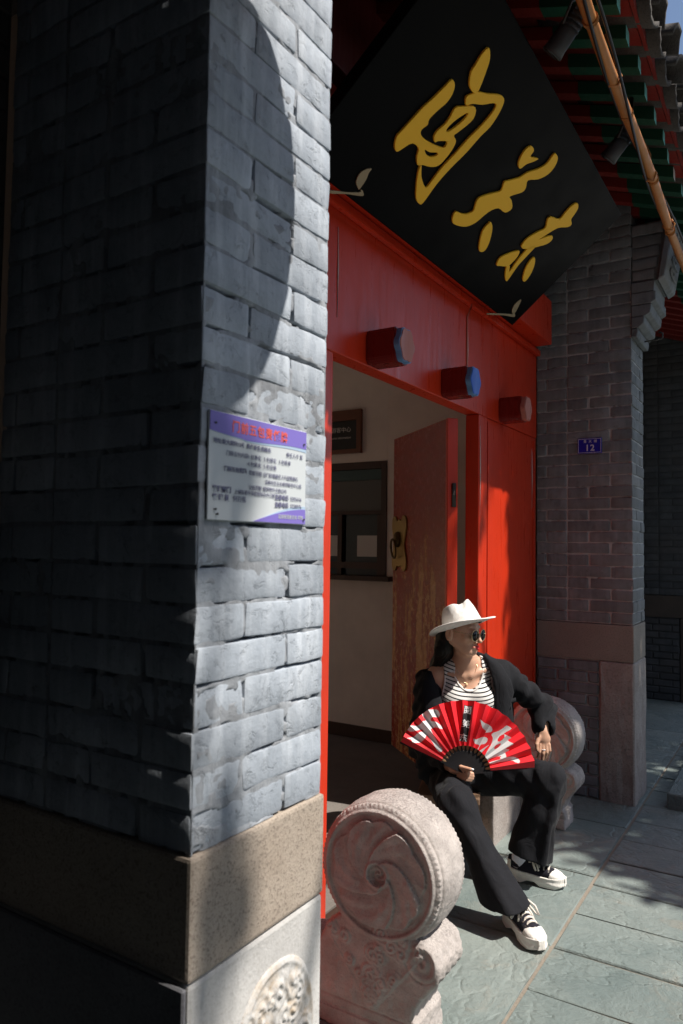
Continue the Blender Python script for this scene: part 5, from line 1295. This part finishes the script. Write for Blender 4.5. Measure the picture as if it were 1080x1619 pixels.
# ================================================================ the fan
def fan():
    f = empty('folding_fan', PW, PR, label='open red folding fan with silver and black brush characters in the hands of the woman', cat='fan')
    red = mat('fan_red_paper', (.72, .018, .028), .55, .3); sil = mat('fan_silver_ink', (.60, .60, .60), .45, .4); blk = mat('fan_black_ink', (.02, .018, .02), .6); wht = mat('fan_white_ink', (.72, .70, .70), .6)
    rib = mat('fan_black_rib', (.012, .011, .012), .35, .5); tan = mat('fan_tan_rib', (.55, .32, .16), .5)
    tb = bmesh.new()
    O = Vector((-.030, -.308, .507)); U = Vector((1, -.03, 0)).normalized(); Vv = Vector((.02, .30, .95)).normalized(); Nn = U.cross(Vv)     # Nn: away/into the page side sign fixed below
    if Nn.y > 0: Nn = -Nn
    P = lambda rad, th, z=0: O+(U*math.cos(th)+Vv*math.sin(th))*rad+Nn*z
    t0, t1 = math.radians(157), math.radians(5); NP = 15; r0, r1 = .108, .296; sub = 14; nr = 120
    # glyph triangles on the black strip
    tris = []
    st = np.array(FANPRINT['strip']); ax_ = ((st[0]+st[1])-(st[2]+st[3])); ax_ = ax_/np.linalg.norm(ax_); ay = np.array([ax_[1], -ax_[0]])
    for ch, c in zip('閱美东', ((.018, .0986), (.0078, .0424), (-.0035, -.0157))):
        me = text_mesh(ch, .036, wht, 0, 'CENTER', .0003); me.calc_loop_triangles()
        co = np.array([v.co[:2] for v in me.vertices]); cen = (co.max(0)+co.min(0))/2
        mid = {'閱': (220, 185), '美': (190, 350), '东': (155, 520)}[ch]; m0 = np.array([(720+mid[0]/8.307-740)*3.13/1159, -(1105+mid[1]/8.307-1217)*3.13/1159/.95])
        for lt in me.loop_triangles:
            q = [co[i]-cen for i in lt.vertices]; tris.append([m0+ay*p[0]+ax_*p[1] for p in q])
        bpy.data.meshes.remove(me)
    tris = np.array(tris)
    def in_poly(px, py, poly):
        ins = np.zeros(px.shape, bool); n = len(poly)
        for i in range(n):
            (xi, yi), (xj, yj) = poly[i], poly[i-1]
            if yi == yj: continue
            ins ^= ((yi > py) != (yj > py)) & (px < (xj-xi)*(py-yi)/(yj-yi)+xi)
        return ins
    polys = {k: np.array(spline(v, 3)) if k not in ('strip',) else np.array(v) for k, v in FANPRINT.items()}
    def print_map(px, py):
        m = np.zeros(px.shape, int)
        for k in ('tian', 'd1', 'd2', 'sl', 'main', 'tail'): m[in_poly(px, py, polys[k])] = 1
        for k in ('gap1', 'gap2'): m[in_poly(px, py, polys[k])] = 0
        m[in_poly(px, py, polys['strip'])] = 2
        for a, b, c in tris:
            s = lambda q, w: (px-w[0])*(q[1]-w[1])-(q[0]-w[0])*(py-w[1])
            d1, d2, d3 = s(a, b), s(b, c), s(c, a)
            m[((d1 >= 0) & (d2 >= 0) & (d3 >= 0)) | ((d1 <= 0) & (d2 <= 0) & (d3 <= 0))] = 3
        return m
    amp = math.tan(math.radians(44))*abs(t1-t0)/NP/2
    bm = bmesh.new(); cols = []; ths = []
    for i in range(NP*2*sub+1):
        u = i/(2*sub); ph = u % 1; tri = 1-abs(2*ph-1); th = t0+(t1-t0)*i/(NP*2*sub); ths.append(th)
        if abs(tri-1) < 1e-6 or tri < 1e-6: pass
        cols.append([bm.verts.new(P(r0+(r1-r0)*j/nr, th, (tri-.5)*amp*(r0+(r1-r0)*j/nr)*1.0)) for j in range(nr+1)])
    TM = np.array([(a+b)/2 for a, b in zip(ths, ths[1:])])[:, None]; Q = (r0+(r1-r0)*(np.arange(nr)+.5)/nr)[None, :]
    PM = print_map(Q*np.cos(TM), Q*np.sin(TM))
    for i in range(len(cols)-1):
        for j in range(nr):
            fc = bm.faces.new((cols[i][j], cols[i+1][j], cols[i+1][j+1], cols[i][j+1])); fc.material_index = int(PM[i, j])
    obj('leaf', bm, [red, sil, blk, wht], f)
    for k in range(NP+1):
        th = t0+(t1-t0)*k/NP; guard = k in (0, NP); w = .0075 if not guard else .0085
        d = U*math.cos(th)+Vv*math.sin(th); s = d.cross(Nn).normalized(); ee = r1+.002 if guard else r0+.004
        bm = bmesh.new(); zz = -.010-.0004*k
        prof = [(-.012, .006), (.03, w), (.085, w*1.05), (.094, w*.45), (ee, w*.4 if not guard else w*.55)]
        A_, B_ = [], []
        for rr, ww in prof:
            for sgn, lst in ((-1, A_), (1, B_)):
                lst.append((bm.verts.new(O+d*rr+s*ww*sgn+Nn*zz), bm.verts.new(O+d*rr+s*ww*sgn+Nn*(zz-.0012))))
        for (a0, b0), (a1, b1) in zip(zip(A_, B_), zip(A_[1:], B_[1:])):
            mi = 1 if a1[0].co and False else 0
            for q in ((a0[0], b0[0], b1[0], a1[0]), (a0[1], a1[1], b1[1], b0[1]), (a0[0], a1[0], a1[1], a0[1]), (b0[0], b0[1], b1[1], b1[0])): bm.faces.new(q)
        bm.faces.new((A_[0][0], A_[0][1], B_[0][1], B_[0][0])); bm.faces.new((A_[-1][0], B_[-1][0], B_[-1][1], A_[-1][1]))
        obj('guard' if guard else 'rib', bm, rib, f)
    for k in range(NP):                         # pale inner strips between the black ribs
        th = t0+(t1-t0)*(k+.5)/NP; d = U*math.cos(th)+Vv*math.sin(th); s = d.cross(Nn).normalized()
        bm = bmesh.new(); vs = [bm.verts.new(O+d*rr+s*ww+Nn*zz) for zz in (-.0185, -.0195) for rr, ww in ((.088, -.0055), (.088, .0055), (.112, .0075), (.112, -.0075))]
        bm.faces.new(vs[:4]); bm.faces.new(vs[4:][::-1])
        for i in range(4): bm.faces.new((vs[i], vs[(i+1) % 4], vs[4+(i+1) % 4], vs[4+i]))
        obj('inner_strip', bm, tan, f)
    bm = bmesh.new(); tube(bm, [O+Nn*.004, O-Nn*.02], .004, 10); obj('pivot_pin', bm, S['gold'], f)
fan()
